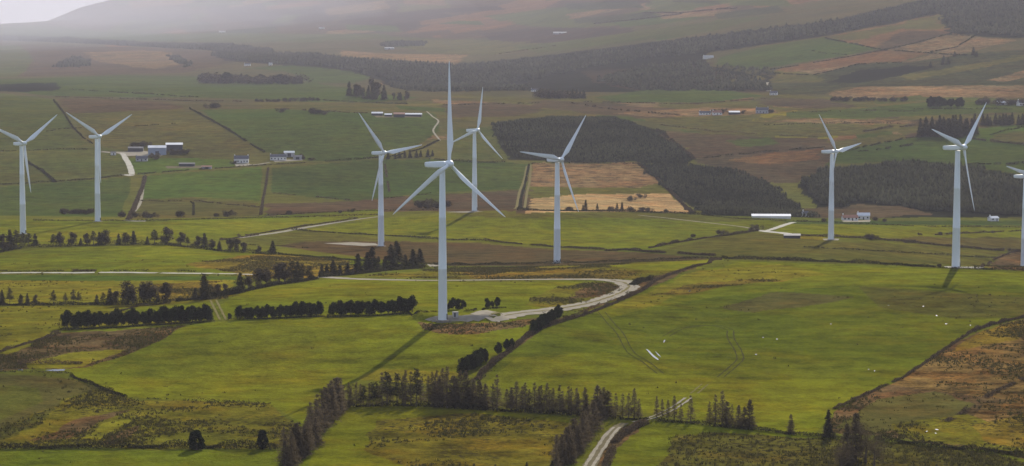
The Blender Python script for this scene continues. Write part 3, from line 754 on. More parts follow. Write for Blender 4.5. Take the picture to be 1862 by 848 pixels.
HUB = 60.0
TILT = R(4)
me_tower = mesh_of('tower', tower_mesh(HUB), M['turbine'], True)
me_nac = mesh_of('nacelle', nacelle_mesh(), M['turbine'], True, 50)
me_spin = mesh_of('spinner', spinner_mesh(), M['turbine'], True, 50)
me_blade = mesh_of('blade', blade_mesh(32.8), M['turbine'], True, 60)
me_blade_big = mesh_of('blade', blade_mesh(39.5), M['turbine'], True, 60)
me_mast = mesh_of('wind_vane', boxes([(-.06, .06, 6.0, 6.12, 1.48, 3.1), (-.5, .5, 6.02, 6.10, 2.9, 3.0), (-.55, -.4, 5.9, 6.25, 3.0, 3.2), (.4, .55, 5.9, 6.25, 3.0, 3.2)]), M['turbine_dark'])
me_door = mesh_of('door', boxes([(-.5, .5, -2.42, -2.24, .5, 2.7)]), M['turbine_dark'])
me_foot = mesh_of('foundation_ring', ring_loft([[(r * math.cos(2 * math.pi * i / 32), r * math.sin(2 * math.pi * i / 32), z) for i in range(32)] for r, z in ((3.6, -1.5), (3.6, .18), (3.35, .28), (2.36, .30))], True, False), M['concrete'])

def turbine(px, py, phi, theta, label, big=False, Y=None):
    if Y is None: x, y, z = ground(px, py)
    else:
        y = Y; a = (px - PW / 2) / FP; x = a * y * 1.003; z = float(height(x, y)[0])
    t = empty('wind_turbine', (x, y, z), 0)
    tag(t, label, 'wind turbine', 'wind turbines of the wind farm')
    o = add('tower', me_tower, t); o.rotation_euler = (0, 0, R(theta)); q = .77 if big else .9; o.scale = (q, q, 1)
    fr = add('foundation_ring', me_foot, t); fr.scale = (q, q, 1)
    d = add('door', me_door, o); d.rotation_euler = (0, 0, R(-theta + 70))
    n = add('nacelle', me_nac, t); n.location = (0, 0, HUB); n.rotation_euler = (-TILT, 0, R(theta)); n.scale = (.95, 1, .86)
    add('wind_vane', me_mast, n)
    h = add('hub', me_spin, t)
    f = Matrix.Rotation(R(theta), 4, 'Z') @ Matrix.Rotation(-TILT, 4, 'X')
    mh = Matrix.Translation((0, 0, HUB)) @ f @ Matrix.Translation((0, -3.45, 0)); h.matrix_basis = mh
    for k in range(3):
        b = add('blade', me_blade_big if big else me_blade, t)
        b.matrix_basis = mh @ Matrix.Rotation(R(phi + 2.5 + 120 * k), 4, 'Y')
    return t, (x, y, z)

TURB = [
 (805, 583, 1.6, 53, 'tallest white wind turbine standing on the gravel pad in front, one blade straight up', True, None),
 (42, 426, 53, 47, 'white wind turbine behind the leftmost clump of trees, at the left edge', False, None),
 (178, 403, 60, 47, 'white wind turbine with a Y-shaped rotor, left of the big blue grey barn', False, None),
 (693, 448, -40, 44, 'white wind turbine on brown ground beside pale hardstanding, behind the dark spruces', False, None),
 (863, 384, 10, 45, 'white wind turbine at the far edge of the plateau, right behind the tallest turbine', False, None),
 (1013, 479, 37, 42, 'white wind turbine on the brown bog strip, in front of the tan field', False, None),
 (1511, 436, -41, 50, 'white wind turbine on green pasture in front of the dark plantation, beside dark shed', False, None),
 (1738, 486, 45, 49, 'white wind turbine rising right behind the long hedge with a pale pad beside it', False, None),
 (1863, 490, 41, 49, 'white wind turbine cut off by the right edge of the picture', False, 1412),
]
TPOS = []
for a in TURB:
    t, p = turbine(*a[:5], big=a[5], Y=a[6]); TPOS.append(p)
# ------------------------------------------------------------------ lanes and tracks
ribbon('track', [(572,504),(600,505),(640,507.5),(690,509),(740,510),(800,510.5),(900,509.5),(1000,508.5),(1070,508.5),(1110,510.5),(1136,515),(1144,521),(1134,530),(1108,541),(1075,551),(1030,560),(980,567),(930,572.5),(880,577)],
       [6,8,8,8,8,8,8,8,8,9,10,9,8,8,8,9,10,12,14], M['gravel'], seed=1)
patch('layby', [(1112,508),(1156,511),(1152,521),(1140,529),(1130,522),(1122,515)], M['gravel'], .10)
patch('hardstanding', [(772,584),(792,578),(830,575.5),(880,572),(905,574),(880,582),(850,586.5),(806,588)], M['gravel'], .16, jit=.8)
patch('hardstanding', [(788,580),(822,578),(832,582),(815,587),(784,586)], M['concrete'], .24, jit=.5)
for pts in ([(0,497),(40,496.5),(75,496.5)], [(78,496.5),(150,496.5),(172,496)], [(180,496),(220,496),(285,497)], [(292,497),(360,497.5),(388,498)], [(394,498),(430,498.5)], [(436,499),(470,500)]):
    ribbon('lane', pts, [5, 6.5, 5], M['gravel_wet'], seed=int(pts[0][0]), wob=.3)
ribbon('field_track', [(432,433),(500,424),(560,413.5),(620,404),(660,398),(692,394)], [5,5,5,4,4,3], M['gravel'], seed=3)
ribbon('field_track', [(1160,391.5),(1230,399),(1300,407),(1350,413),(1378,418)], 3, M['gravel'], seed=4)
ribbon('lane', [(1376,419),(1400,422),(1430,425),(1452,429)], [7,9,10,8], M['gravel_wet'], seed=5)
ribbon('lane', [(1392,421),(1408,416),(1428,409),(1444,404.5)], [4,5,5,4], M['gravel_wet'], seed=6)
ribbon('farm_lane', [(222,278),(228,288),(234,298),(238,308),(240,318)], [5,6,6,6,6], M['gravel_wet'], seed=7)
ribbon('farm_lane', [(184,276),(205,278),(226,279),(262,277)], [6,8,6,5], M['gravel'], seed=8)
ribbon('farm_lane', [(226,318),(240,320)], [7,7], M['gravel_wet'], seed=9)
ribbon('lane', [(430,302),(470,299),(490,296)], 4, M['gravel'], seed=10)
ribbon('lane', [(936,380),(944,352),(954,322),(958,302)], 2.2, M['worn'], seed=11)
ribbon('lane', [(950,382),(958,352),(964,322),(965,300)], 2.2, M['worn'], seed=12)
ribbon('lane', [(776,203),(786,212),(797,222),(788,236),(800,256)], [1.8,2.2,2.2,2.2,2.2], M['gravel'], seed=13)
ribbon('field_track', [(232,400),(244,385),(256,366),(260,345)], 2.6, M['gravel'], seed=14)
ribbon('field_track', [(226,401.5),(250,402.5),(265,402.5)], 6, M['gravel_wet'], seed=15)
ribbon('field_track', [(1395,150),(1390,158),(1398,166)], 7, M['gravel'], seed=16)
patch('hardstanding', [(588,443),(640,441),(682,443),(690,446.5),(662,448),(628,446)], M['gravel'], .12)
patch('hardstanding', [(776,481),(796,479),(797,484.5),(782,485.5)], M['gravel'], .12)
patch('hardstanding', [(1716,485.3),(1790,485.9),(1786,489),(1720,487.8)], M['gravel_wet'], .18)
patch('hardstanding', [(1496,434.5),(1526,434.5),(1524,437.5),(1498,437.5)], M['gravel'], .12)
patch('hardstanding', [(808,386),(850,384.5),(880,385),(850,387.5)], M['gravel'], .12)
# gate lane between the pine rows: two pale wheel ruts
for dx in (0, 11):
    ribbon('wheel_rut', [(382+dx,546),(388+dx,558),(394+dx,570),(400+dx,582)], .9, M['worn'], seed=20+dx, wob=.35)
# front track under the larches, with ruts running on up the field
ribbon('track', [(1058,870),(1075,842),(1092,815),(1108,792),(1122,778),(1136,770)], [3.6,3.6,3.4,3.3,3.2,2.8], M['mud'], seed=30)
for dx in (-7, 7):
    ribbon('wheel_rut', [(1058+dx,870),(1075+dx,842),(1092+dx,815),(1108+dx*.9,792),(1122+dx*.8,778)], .95, M['gravel'], lift=.2, seed=31+dx, wob=.4)
for k, dx in enumerate((0, 12)):
    ribbon('wheel_rut', [(1150+dx,768),(1180+dx,760),(1204+dx,750),(1226+dx,738),(1246+dx,724)], .7, M['gravel'], seed=40+k, wob=.6)
    ribbon('wheel_rut', [(1256+dx,716),(1268+dx,706),(1276+dx,699)], .5, M['worn'], seed=44+k, wob=.6)
    ribbon('wheel_rut', [(1305+dx,686),(1326+dx,668),(1340+dx,652),(1336+dx,638),(1324+dx,618),(1322+dx,602)], .5, M['rut'], seed=48+k, wob=.6)
    ribbon('wheel_rut', [(1088+dx,568),(1106+dx,590),(1122+dx,608),(1140+dx,640),(1170+dx,660),(1195+dx,680)], .4, M['rut'], seed=52+k, wob=.6)
    ribbon('wheel_rut', [(1322+dx,600),(1290+dx,592),(1240+dx,596),(1205+dx,612)], .4, M['rut'], seed=56+k, wob=.6)
# standing water in the ruts and hollows
PUD = [[(1172,634),(1176,634),(1188,646),(1200,656),(1197,657),(1183,646)], [(1186,634),(1188,634),(1199,646),(1207,655),(1205,655),(1195,646)],
       [(1207,618),(1210,616),(1211,619),(1207,626),(1205,627)], [(1252,528),(1257,527),(1255,532),(1251,533)], [(1408,615.5),(1414,614.5),(1416,619),(1411,620)],
       [(1508,588),(1514,589),(1513,592),(1509,591)], [(1588,673),(1592,673),(1592,677),(1588,677)], [(1578,671),(1581,671),(1581,674),(1579,674)],
       [(1700,573),(1706,573),(1706,576),(1701,576)], [(1612,555),(1620,555.5),(1618,557),(1612,557)], [(1675,556),(1681,556),(1682,559),(1676,559)], [(1716,588),(1726,588.5),(1724,591),(1717,590.5)], [(1762,591),(1768,591),(1767,593),(1762,593)],
       [(26,672),(44,671.5),(48,674.5),(30,675.5)], [(78,674),(100,672),(122,672),(118,675),(96,676)], [(0,671),(6,671),(6,674),(0,674)],
       [(1694,780),(1708,780),(1711,783),(1700,784)], [(1680,784),(1688,783),(1690,786),(1682,787)], [(1698,787),(1704,787),(1704,790),(1699,790)],
       [(1370,644),(1378,643),(1380,646),(1372,648)], [(1382,614),(1392,613),(1390,616)]]
for k, p in enumerate(PUD):
    cx = sum(q[0] for q in p) / len(p); cy = sum(q[1] for q in p) / len(p); f = .42 if cx > 1300 else .5 if max(q[0] for q in p) - min(q[0] for q in p) < 25 else .85
    p = [(cx + (q[0] - cx) * f, cy + (q[1] - cy) * f) for q in p]
    patch('puddle', p, M['water'], .10, jit=.3, seed=k, step=4)

# yards of the farms
patch('yard', [(206,277),(262,274.5),(300,281),(290,285),(262,284),(226,284)], M['gravel'], .10, jit=2)
patch('yard', [(426,298),(452,297.5),(458,301),(430,303)], M['gravel'], .10, jit=1.5)
patch('yard', [(496,292),(548,289),(552,292),(500,295)], M['gravel'], .10, jit=1.5)
patch('yard', [(300,303),(372,301),(376,306),(306,307)], M['mud'], .10, jit=2)
patch('yard', [(680,211),(765,211.5),(764,214),(684,214)], M['mud'], .10, jit=2)
patch('yard', [(1530,402),(1585,400.5),(1582,404),(1534,404)], M['gravel'], .10, jit=2)

main = [(1110,510.5),(1136,515),(1144,521),(1134,530),(1108,541),(1075,551),(1030,560),(980,567),(930,572.5),(890,576)]
ribbon('track_crown', main, 1.3, M['worn'], lift=.2, seed=70, wob=.6)
# ------------------------------------------------------------------ trees: a few of each kind, then copies
def slivers(P, D, L, W, droop, rr):
    """n tapered quads: base P, direction D, length L, width W"""
    n = len(P)
    D = D / np.linalg.norm(D, axis=1, keepdims=True)
    up = rr.normal(size=(n, 3)); S = np.cross(D, up); S /= np.linalg.norm(S, axis=1, keepdims=True) + 1e-9
    tip = P + D * L[:, None]; tip[:, 2] -= droop * L
    w = S * W[:, None] * .5
    return np.stack([P - w, P + w, tip + w * .35, tip - w * .35], 1)

def conifer(rr, h, r, levels, per, twigs, width, twl, base=.12, power=.85, droop=.2, tophang=.0):
    Q = []
    for k in range(levels):
        f = (k + rr.random() * .8) / levels; z = h * (base + (1 - base) * f)
        rad = r * (1 - f) ** power * (.65 + .5 * rr.random()) + .05 * r
        nb = max(3, int(per * (1 - .45 * f)))
        if rr.random() < .08: continue
        a = rr.random(nb) * 2 * math.pi
        ln = rad * (.6 + .5 * rr.random(nb))
        D = np.stack([np.cos(a), np.sin(a), .12 + .35 * f + .1 * rr.normal(size=nb)], 1)
        P = np.tile([0, 0, z], (nb, 1)).astype(float)
        Q.append(slivers(P, D, ln, np.full(nb, width * 1.2), droop, rr))
        Dn = D / np.linalg.norm(D, axis=1, keepdims=True)
        for t in range(twigs):
            s = .25 + .75 * rr.random(nb)
            B = P + Dn * (ln * s)[:, None]; B[:, 2] -= droop * ln * s
            dd = Dn * .6 + rr.normal(size=(nb, 3)) * .55; dd[:, 2] -= .15
            Q.append(slivers(B, dd, twl * (.5 + rr.random(nb)) * (.5 + .5 * (1 - f)), width * (.7 + .6 * rr.random(nb)), .1, rr))
    P = np.tile([0, 0, h * .9], (3, 1)).astype(float)
    Q.append(slivers(P, np.array([[.03, 0, 1.], [-.03, .02, 1], [0, -.03, 1]]), np.full(3, h * .1), np.full(3, width), 0, rr))
    return np.concatenate(Q)

def leafballs(rr, centres, radii, n, size):
    Q = []
    for c, r in zip(centres, radii):
        d = rr.normal(size=(n, 3)); d /= np.linalg.norm(d, axis=1, keepdims=True)
        P = np.array(c) + d * (np.array(r) * (rr.random((n, 1)) ** .4))
        D = rr.normal(size=(n, 3)); D += d * .8
        Q.append(slivers(P, D, size * (.6 + .8 * rr.random(n)), size * (.6 + .6 * rr.random(n)), .1, rr))
    return np.concatenate(Q)

def trunk_vf(rr, h, r, top=.15, lean=.02):
    rings = []; n = 7; ox = oy = 0
    for k in range(6):
        t = k / 5; ox += (rr.random() - .5) * lean * h; oy += (rr.random() - .5) * lean * h
        rad = r * (1 - t) + r * top * t + (r * .5 if k == 0 else 0)
        rings.append([(ox * t + rad * math.cos(2 * math.pi * i / n), oy * t + rad * math.sin(2 * math.pi * i / n), -.6 if k == 0 else h * t) for i in range(n)])
    return ring_loft(rings, False, True)

PROTO = {}
def proto(kind, n, make, hgt):
    PROTO[kind] = []
    for i in range(n):
        rr = np.random.default_rng(hash(kind) % 1000 * 0 + 100 * len(PROTO) + i)
        crown, trunk, mat = make(rr)
        mt = mesh_of('trunk', trunk, M['bark'], True)
        PROTO[kind].append((mt, quadmesh('crown', crown, M[mat]), hgt))

def mk_larch(rr):
    return conifer(rr, 10, 2.2, 32, 8, 5, .11, .8, base=.10, droop=.10), trunk_vf(rr, 9.6, .17, .1, .012), 'larch'
def mk_larch_dense(rr):
    return conifer(rr, 10, 2.8, 34, 9, 7, .16, .9, base=.04, power=.6, droop=.08), trunk_vf(rr, 9.6, .2, .1, .012), 'larch'
def mk_spruce(rr):
    return conifer(rr, 10, 2.5, 30, 10, 6, .26, .9, base=.05, power=.8, droop=.25), trunk_vf(rr, 9, .2, .1, .01), 'spruce'
def mk_open(rr):
    # wind-thinned conifer: clear lower stem, flat ragged top
    return conifer(rr, 10, 2.6, 20, 8, 5, .24, .9, base=.30, power=.45, droop=.05), trunk_vf(rr, 9.4, .2, .15, .03), 'spruce'
def mk_pine(rr):
    c, r = [], []
    for k in range(15):
        a = rr.random() * 6.28; z = 1.6 + rr.random() * 6.4; q = 2.9 * math.sin(min(1, (z + .3) / 9.2) * math.pi) ** .55 * (.45 + .4 * rr.random())
        c.append((q * math.cos(a), q * math.sin(a), z)); r.append((1.5, 1.5, 1.5 + .4 * rr.random()))
    c.append((0, 0, 5)); r.append((2, 2, 3.8)); c.append((.2, 0, 8.6)); r.append((1.2, 1.2, 1.2))
    return leafballs(rr, c, r, 150, .5), trunk_vf(rr, 6, .25, .3, .02), 'pine'
def mk_winter(rr):
    c, r = [], []
    for k in range(16):
        z = 2.2 + rr.random() * 6.6; a = rr.random() * 6.28; q = 2.3 * math.sin(min(1, (z - .6) / 9.6) * math.pi) ** .6 * (.3 + .6 * rr.random())
        c.append((q * math.cos(a), q * math.sin(a), z)); r.append((1.2, 1.2, 1.3 + .6 * rr.random()))
    c.append((0, 0, 8.9)); r.append((.7, .7, 1.1))
    return leafballs(rr, c, r, 70, .5), trunk_vf(rr, 8, .24, .3, .03), 'winter'
def mk_yew(rr):
    c, r = [], []
    for k in range(34):
        z = .9 + 8.2 * rr.random(); a = rr.random() * 6.28; q = 3.0 * (1 - (z / 10.2) ** 2) ** .6 * .75
        c.append((q * math.cos(a), q * math.sin(a), z)); r.append((1.1, 1.1, 1.2))
    c.append((0, 0, 4)); r.append((2.6, 2.6, 4)); c.append((0, 0, 6.4)); r.append((2.0, 2.0, 2.6)); c.append((0, 0, 1.8)); r.append((2.6, 2.6, 1.6)); c.append((0, 0, 8.6)); r.append((1.1, 1.1, 1.4))
    return leafballs(rr, c, r, 160, .42), trunk_vf(rr, 5, .4, .3, .01), 'yew'
def mk_bush(rr):
    c = [(rr.normal() * 2.6, rr.normal() * 2.0, 2.5 + rr.random() * 3.5) for _ in range(9)]
    return leafballs(rr, c, [(2.4, 2.2, 2.6)] * 9, 90, .75), trunk_vf(rr, 4, .3, .3, .05), 'scrub'
def mk_bare(rr):
    """bare broadleaf: limbs fork again and again into a fuzz of twigs"""
    Q = []
    def grow(p, d, L, w, lev):
        n = 3
        tip = p
        for k in range(n):
            q = tip; d = d + rr.normal(size=3) * .14; d /= np.linalg.norm(d)
            Q.append(slivers(q[None], d[None], np.array([L / n * 1.05]), np.array([w]), 0, rr)); Q.append(slivers(q[None], d[None], np.array([L / n * 1.05]), np.array([w]), 0, rr))
            tip = q + d * L / n
            if lev < 4 and (k > 0 or lev > 0):
                for _ in range(2 if lev < 3 else 3):
                    e = d * .75 + rr.normal(size=3) * .55; e[2] += .1; e /= np.linalg.norm(e)
                    grow(tip, e, L * (.55 + .2 * rr.random()), w * .62, lev + 1) if rr.random() < .84 else None
    for k in range(5):
        e = np.array([rr.normal() * .42, rr.normal() * .42, 1.0]); grow(np.array([0, 0, 1.2 + .7 * k]), e / np.linalg.norm(e), 3.4, .16, 1)
    Qa = np.concatenate(Q)
    return Qa, trunk_vf(rr, 6, .32, .3, .03), 'larch'

proto('larch', 7, mk_larch, 10); proto('larch_dense', 5, mk_larch_dense, 10); proto('spruce', 6, mk_spruce, 10); proto('open_spruce', 4, mk_open, 10)
proto('pine', 6, mk_pine, 9.6); proto('winter', 6, mk_winter, 10); proto('yew', 2, mk_yew, 9.8); proto('scrub', 4, mk_bush, 8); proto('bare', 3, mk_bare, 10)
NAMES = {'winter': 'hedgerow_tree', 'larch': 'larch_tree', 'larch_dense': 'larch_tree', 'spruce': 'spruce_tree', 'open_spruce': 'spruce_tree', 'pine': 'pine_tree', 'yew': 'yew_tree', 'scrub': 'bush', 'bare': 'bare_tree'}
CATS = {'winter': 'tree', 'larch': 'larch tree', 'larch_dense': 'larch tree', 'spruce': 'spruce tree', 'open_spruce': 'spruce tree', 'pine': 'pine tree', 'yew': 'yew tree', 'scrub': 'bush', 'bare': 'bare tree'}
trnd = random.Random(5)

def plant(kind, px, py, hpx, label, group=None, wide=1.0):
    if len(label.split()) > 16 and label.split()[0] in ('small', 'tall'): label = label.split(' ', 1)[1]
    x, y, z = ground(px, py)
    mt, mc, hh = trnd.choice(PROTO[kind])
    s = hpx * y / FP / hh
    t = empty(NAMES[kind], (x, y, z - .05), trnd.random() * 6.28)
    w_ = s * wide * (.92 + .16 * trnd.random())
    t.scale = (w_, w_, s)
    tag(t, label, CATS[kind], group)
    add('trunk', mt, t); add('crown', mc, t)
    return t

def nth(i):
    i += 1
    return f"{i}{'th' if 10 <= i % 100 <= 20 else {1: 'st', 2: 'nd', 3: 'rd'}.get(i % 10, 'th')}"

def row(kind, spots, what, where, group, wide=1.0):
    """one row of trees, told apart by size and by their order from the left"""
    spots = sorted(spots); med = sorted(s[2] for s in spots)[len(spots) // 2]; top = max(s[2] for s in spots); low = min(s[2] for s in spots)
    n = len(spots); seen_top = seen_low = False
    for i, (px, py, h) in enumerate(spots):
        k = kind if isinstance(kind, str) else trnd.choice(kind)
        adj = ''
        if h > med * 1.12: adj = 'tall '
        elif h < med * .85: adj = 'small '
        if n == 1: lab = f"{what} {where}"
        elif i == 0: lab = f"{adj}{what} at left end of {where}"
        elif i == n - 1: lab = f"{adj}{what} at right end of {where}"
        else: lab = f"{adj}{what}, {nth(i)} from left in {where}"
        plant(k, px, py, h, lab, group, wide)

def spread(x0, y0, x1, y1, n, h, jx=2.5, jy=1.0, jh=.18):
    out = []
    for i in range(n):
        t = (i + .5) / n
        out.append((x0 + (x1 - x0) * t + trnd.uniform(-jx, jx), y0 + (y1 - y0) * t + trnd.uniform(-jy, jy), h * (1 + trnd.uniform(-jh, jh))))
    return out

# --- the larch belt across the front
belt = spread(514, 856, 556, 822, 9, 62, 10, 5) + spread(540, 838, 572, 806, 5, 60, 6, 4) + spread(566, 812, 600, 764, 11, 72, 8, 4) + spread(590, 774, 624, 742, 9, 62, 6, 3)
row(['larch_dense', 'larch', 'larch'], belt, 'brown larch', 'the belt climbing from the bottom edge', 'larches of the front belt', 1.2)
mid = spread(630, 741, 690, 738, 8, 40, 3, 1) + spread(690, 738, 770, 734, 9, 54, 3, 1.5) + spread(772, 735, 800, 737, 3, 58) 
row(['larch', 'larch', 'open_spruce'], mid, 'thin larch', 'the see-through row over shadowed grass', 'larches of the front belt')
tl = spread(788, 740, 850, 742, 8, 66, 3, 2) + spread(850, 742, 885, 745, 4, 50) + [(904, 746, 66), (896, 747, 50)]
row(['larch_dense', 'larch'], tl, 'larch', 'the tall dense stretch below the conical trees', 'larches of the front belt')
rt = spread(915, 746, 1072, 757, 21, 48, 3, 1.2)
row('larch', rt, 'slim larch', 'the even row along the middle shadow', 'larches of the front belt', 1.2)
cl = spread(1086, 764, 1108, 760, 4, 58, 3, 3) + spread(1078, 784, 1026, 852, 12, 60, 8, 5) + spread(1060, 800, 1008, 866, 8, 55, 7, 5)
row(['larch_dense', 'larch_dense', 'larch'], cl, 'bushy larch', 'the clump beside the rutted track', 'larches of the front belt', 1.2)
row('larch', [(1120, 762, 48), (1132, 761, 46), (1143, 761, 47), (1153, 761, 56), (1162, 762, 38)], 'bare larch', 'the group just left of the track gap', 'larches of the front belt')
row('larch', [(1194, 759, 40), (1204, 760, 35), (1215, 762, 36), (1226, 764, 46), (1238, 766, 34), (1256, 768, 50)], 'bare larch', 'the group just right of the track gap', 'larches of the front belt')
row(['larch', 'larch_dense'], [(1290, 773, 44), (1301, 774, 58), (1313, 775, 66), (1322, 776, 48), (1331, 777, 42), (1343, 778, 42), (1354, 779, 40), (1363, 780, 54)], 'larch', 'the last group at the belt\'s right end', 'larches of the front belt')
plant('larch_dense', 1438, 789, 36, 'small lone brown conifer on the ditch bank, left of a taller one')
plant('spruce', 1506, 796, 52, 'narrow grey green conifer on the ditch bank beside the bare copse')
row(['bare', 'larch_dense'], [(1540, 846, 76), (1556, 836, 86), (1574, 842, 80), (1590, 850, 62), (1530, 862, 60)], 'bare brown tree', 'the copse at the bottom ditch', 'bare trees of the bottom copse')
row('spruce', [(862, 876, 34), (900, 874, 30), (958, 872, 32), (1004, 870, 34)], 'dark treetop', 'those peeping over the bottom edge', 'treetops at the bottom edge')
plant('yew', 357, 818, 36, 'broad black dome-shaped tree on the hedge near the bottom left', 'two dark trees on the hedge', 1.25)
plant('yew', 478, 816, 35, 'narrower black cone-shaped tree on the hedge beside the larch belt', 'two dark trees on the hedge', .9)
# --- rounded pine shelter belts
row('pine', spread(118, 597, 386, 583, 27, 27, 2, 1), 'round dark pine', 'the long shelter belt above the heath', 'round pines of the shelter belts', 1.15)
row('pine', spread(412, 579, 422, 579, 1, 10) + spread(432, 580, 586, 573, 15, 24, 2, 1), 'round dark pine', 'the shelter belt right of the gate lane', 'round pines of the shelter belts', 1.15)
row('pine', spread(600, 574, 754, 568, 14, 27, 2.5, 1), 'round dark pine', 'the shelter belt left of the tallest turbine', 'round pines of the shelter belts', 1.2)
row('pine', [(824, 563, 22), (833, 563, 20), (842, 562, 17), (817, 564, 14)], 'round dark pine', 'the little clump behind the tallest tower', 'round pines of the shelter belts', 1.1)
row('pine', [(886, 559, 17), (895, 559, 12), (905, 558, 18)], 'round dark pine', 'the little clump right of the tallest tower', 'round pines of the shelter belts', 1.1)
row('pine', spread(968, 606, 1020, 578, 8, 24, 1.5, 1), 'dark upright pine', 'the strip below the curving gravel track', 'upright pines on the heathy bank', 1.0)
row('pine', spread(838, 684, 884, 656, 8, 28, 1.5, 1.5) + [(906, 644, 22)], 'dark upright pine', 'the strip just above the larch belt', 'upright pines on the heathy bank', 1.0)
row('pine', [(921, 638, 22), (930, 635, 20)], 'dark upright pine', 'the pair halfway up the heathy bank', 'upright pines on the heathy bank', 1.0)
# --- thin spruces on the left
row(['winter', 'winter', 'spruce', 'open_spruce'], [(4, 555, 28), (18, 555, 32), (38, 555, 20), (50, 555, 22), (65, 555, 19)], 'dark hedgerow tree', 'the left edge group below the pale lane', 'trees of the left hedgerow')
row(['winter', 'winter', 'spruce', 'open_spruce'], [(97, 554, 26), (119, 554, 22), (133, 554, 28), (143, 554, 24)], 'dark hedgerow tree', 'the sparse group by the left edge', 'trees of the left hedgerow')
row(['winter', 'winter', 'spruce', 'open_spruce'], [(176, 553, 17), (188, 553, 21), (200, 553, 28), (210, 553, 24), (233, 553, 42), (242, 552, 22), (261, 551, 38), (273, 550, 38), (287, 549, 16), (301, 549, 36)], 'dark hedgerow tree', 'the group above the long shelter belt', 'trees of the left hedgerow', 1.5)
row(['winter', 'winter', 'spruce', 'open_spruce'], [(355, 543, 20), (372, 544, 46), (384, 541, 24), (396, 538, 22), (410, 534, 18), (437, 530, 34), (452, 527, 24)], 'dark hedgerow tree', 'the hedgerow at the gate lane', 'trees of the left hedgerow', 1.5)
row(['winter', 'winter', 'spruce', 'open_spruce'], [(473, 521, 34), (485, 517, 30), (508, 513, 34), (518, 513, 36), (530, 512, 38), (541, 511, 36), (550, 510, 30), (562, 509, 26)], 'brownish hedgerow tree', 'the group at the bright track\'s left end', 'trees of the left hedgerow', 1.5)
row(['spruce'], [(585, 503, 22), (594, 502, 20), (606, 500, 28), (618, 499, 18), (632, 498, 20), (651, 497, 36), (668, 494, 36), (677, 493, 44), (688, 492, 26), (700, 490, 24), (711, 489, 44), (722, 488, 50), (737, 487, 24), (751, 487, 34), (764, 486, 34)], 'dark spruce', 'the thick clump in front of the brown bog', 'spruces of the middle clump', 1.5)
row(['winter', 'winter', 'spruce', 'open_spruce'], [(6, 457, 32), (18, 454, 36), (30, 451, 32), (42, 449, 26), (52, 448, 24), (64, 447, 22)], 'dark hedgerow tree', 'the clump at the leftmost turbine', 'trees along the upper left hedge', 1.5)
row(['winter', 'winter', 'spruce', 'open_spruce'], [(97, 448, 22), (109, 447, 25), (131, 447, 25), (147, 447, 14), (158, 446, 22), (170, 446, 26), (181, 446, 24), (191, 446, 28)], 'dark hedgerow tree', 'the first stretch along the upper left hedge', 'trees along the upper left hedge', 1.5)
row(['winter', 'winter', 'spruce', 'open_spruce'], [(216, 445, 20), (229, 445, 22), (243, 445, 25), (268, 444, 14), (281, 444, 26), (303, 445, 32), (329, 446, 24), (341, 447, 16)], 'dark hedgerow tree', 'the second stretch along the upper left hedge', 'trees along the upper left hedge', 1.5)
row(['winter', 'winter', 'spruce', 'open_spruce'], [(360, 449, 20), (372, 450, 26), (386, 453, 18), (399, 455, 17), (418, 457, 22), (431, 458, 24), (443, 459, 18), (470, 461, 14), (496, 462, 24)], 'dark hedgerow tree', 'the last stretch along the upper left hedge', 'trees along the upper left hedge', 1.5)
# --- far clumps
row(['pine', 'spruce', 'scrub'], spread(370, 151, 440, 151, 9, 17, 4, 1) + spread(446, 152, 548, 153, 13, 15, 4, 1), 'dark far tree', 'the clump on the far green field', 'trees of the far left clump', 2.0)
row(['spruce', 'spruce', 'winter'], spread(634, 176, 700, 180, 10, 24, 3, 3) + spread(700, 180, 744, 184, 5, 15, 3, 1) + [(678, 172, 30)], 'dark far tree', 'the thick clump above the long white sheds', 'trees of the far middle clump', 1.15)
row('scrub', spread(462, 186, 582, 184, 12, 7, 3, .6), 'low far bush', 'the hedge under the far green strip', 'bushes of the far hedge', 1.2)
row('scrub', [(384, 197, 11), (392, 197, 10)], 'dark bush', 'the pair on the far brown heath', 'bushes on the far heath', 1.3)
row('scrub', [(512, 205, 8), (572, 208, 13), (580, 208, 10), (590, 209, 7)], 'dark bush', 'those scattered above the wide green field', 'bushes on the far heath', 1.3)
row(['scrub', 'spruce'], spread(978, 179, 1066, 179, 12, 15, 3, 1), 'reddish far tree', 'the line at the foot of the dark hillside', 'trees at the hill foot', 1.4)
row('scrub', spread(1508, 184, 1652, 184, 15, 8, 3, .6), 'low far tree', 'the shelter row under the tan hillside', 'trees of the far shelter row', 1.4)
row('pine', spread(1690, 194, 1752, 194, 8, 17, 3, 1), 'round far tree', 'the dark clump right of the far shelter row', 'trees of the far right clump', 1.3)
row('spruce', spread(1672, 247, 1774, 247, 18, 34, 3, 3), 'dark spruce', 'the wood behind the tall right turbine', 'spruces of the right wood', 1.1)
row('spruce', spread(1786, 228, 1860, 226, 11, 18, 3, 1.5), 'dark spruce', 'the row at the right edge above green fields', 'spruces of the right wood', 1.3)
row('scrub', spread(1770, 190, 1860, 192, 8, 12, 4, 1.5), 'brown far bush', 'the thicket round the far right house', 'bushes of the far right thicket', 1.5)
row('spruce', [(1065, 383, 20), (1086, 383, 13), (1122, 383, 14), (1131, 383, 16), (1060, 384, 12)], 'small dark conifer', 'the foot of the straw coloured field', 'conifers below the straw field', 1.1)
row('scrub', [(1034, 383, 8), (1112, 384, 9), (1150, 384, 9), (1165, 385, 9), (1180, 385, 8), (1212, 387, 7), (1260, 389, 7), (1148, 365, 9), (1165, 360, 8)], 'low brown bush', 'those along the straw field', 'bushes below the straw field', 1.5)
row('scrub', spread(114, 391, 166, 389, 7, 11, 2, 1), 'brown bush', 'the thicket left of the second turbine', 'bushes along the plateau edge', 1.3)
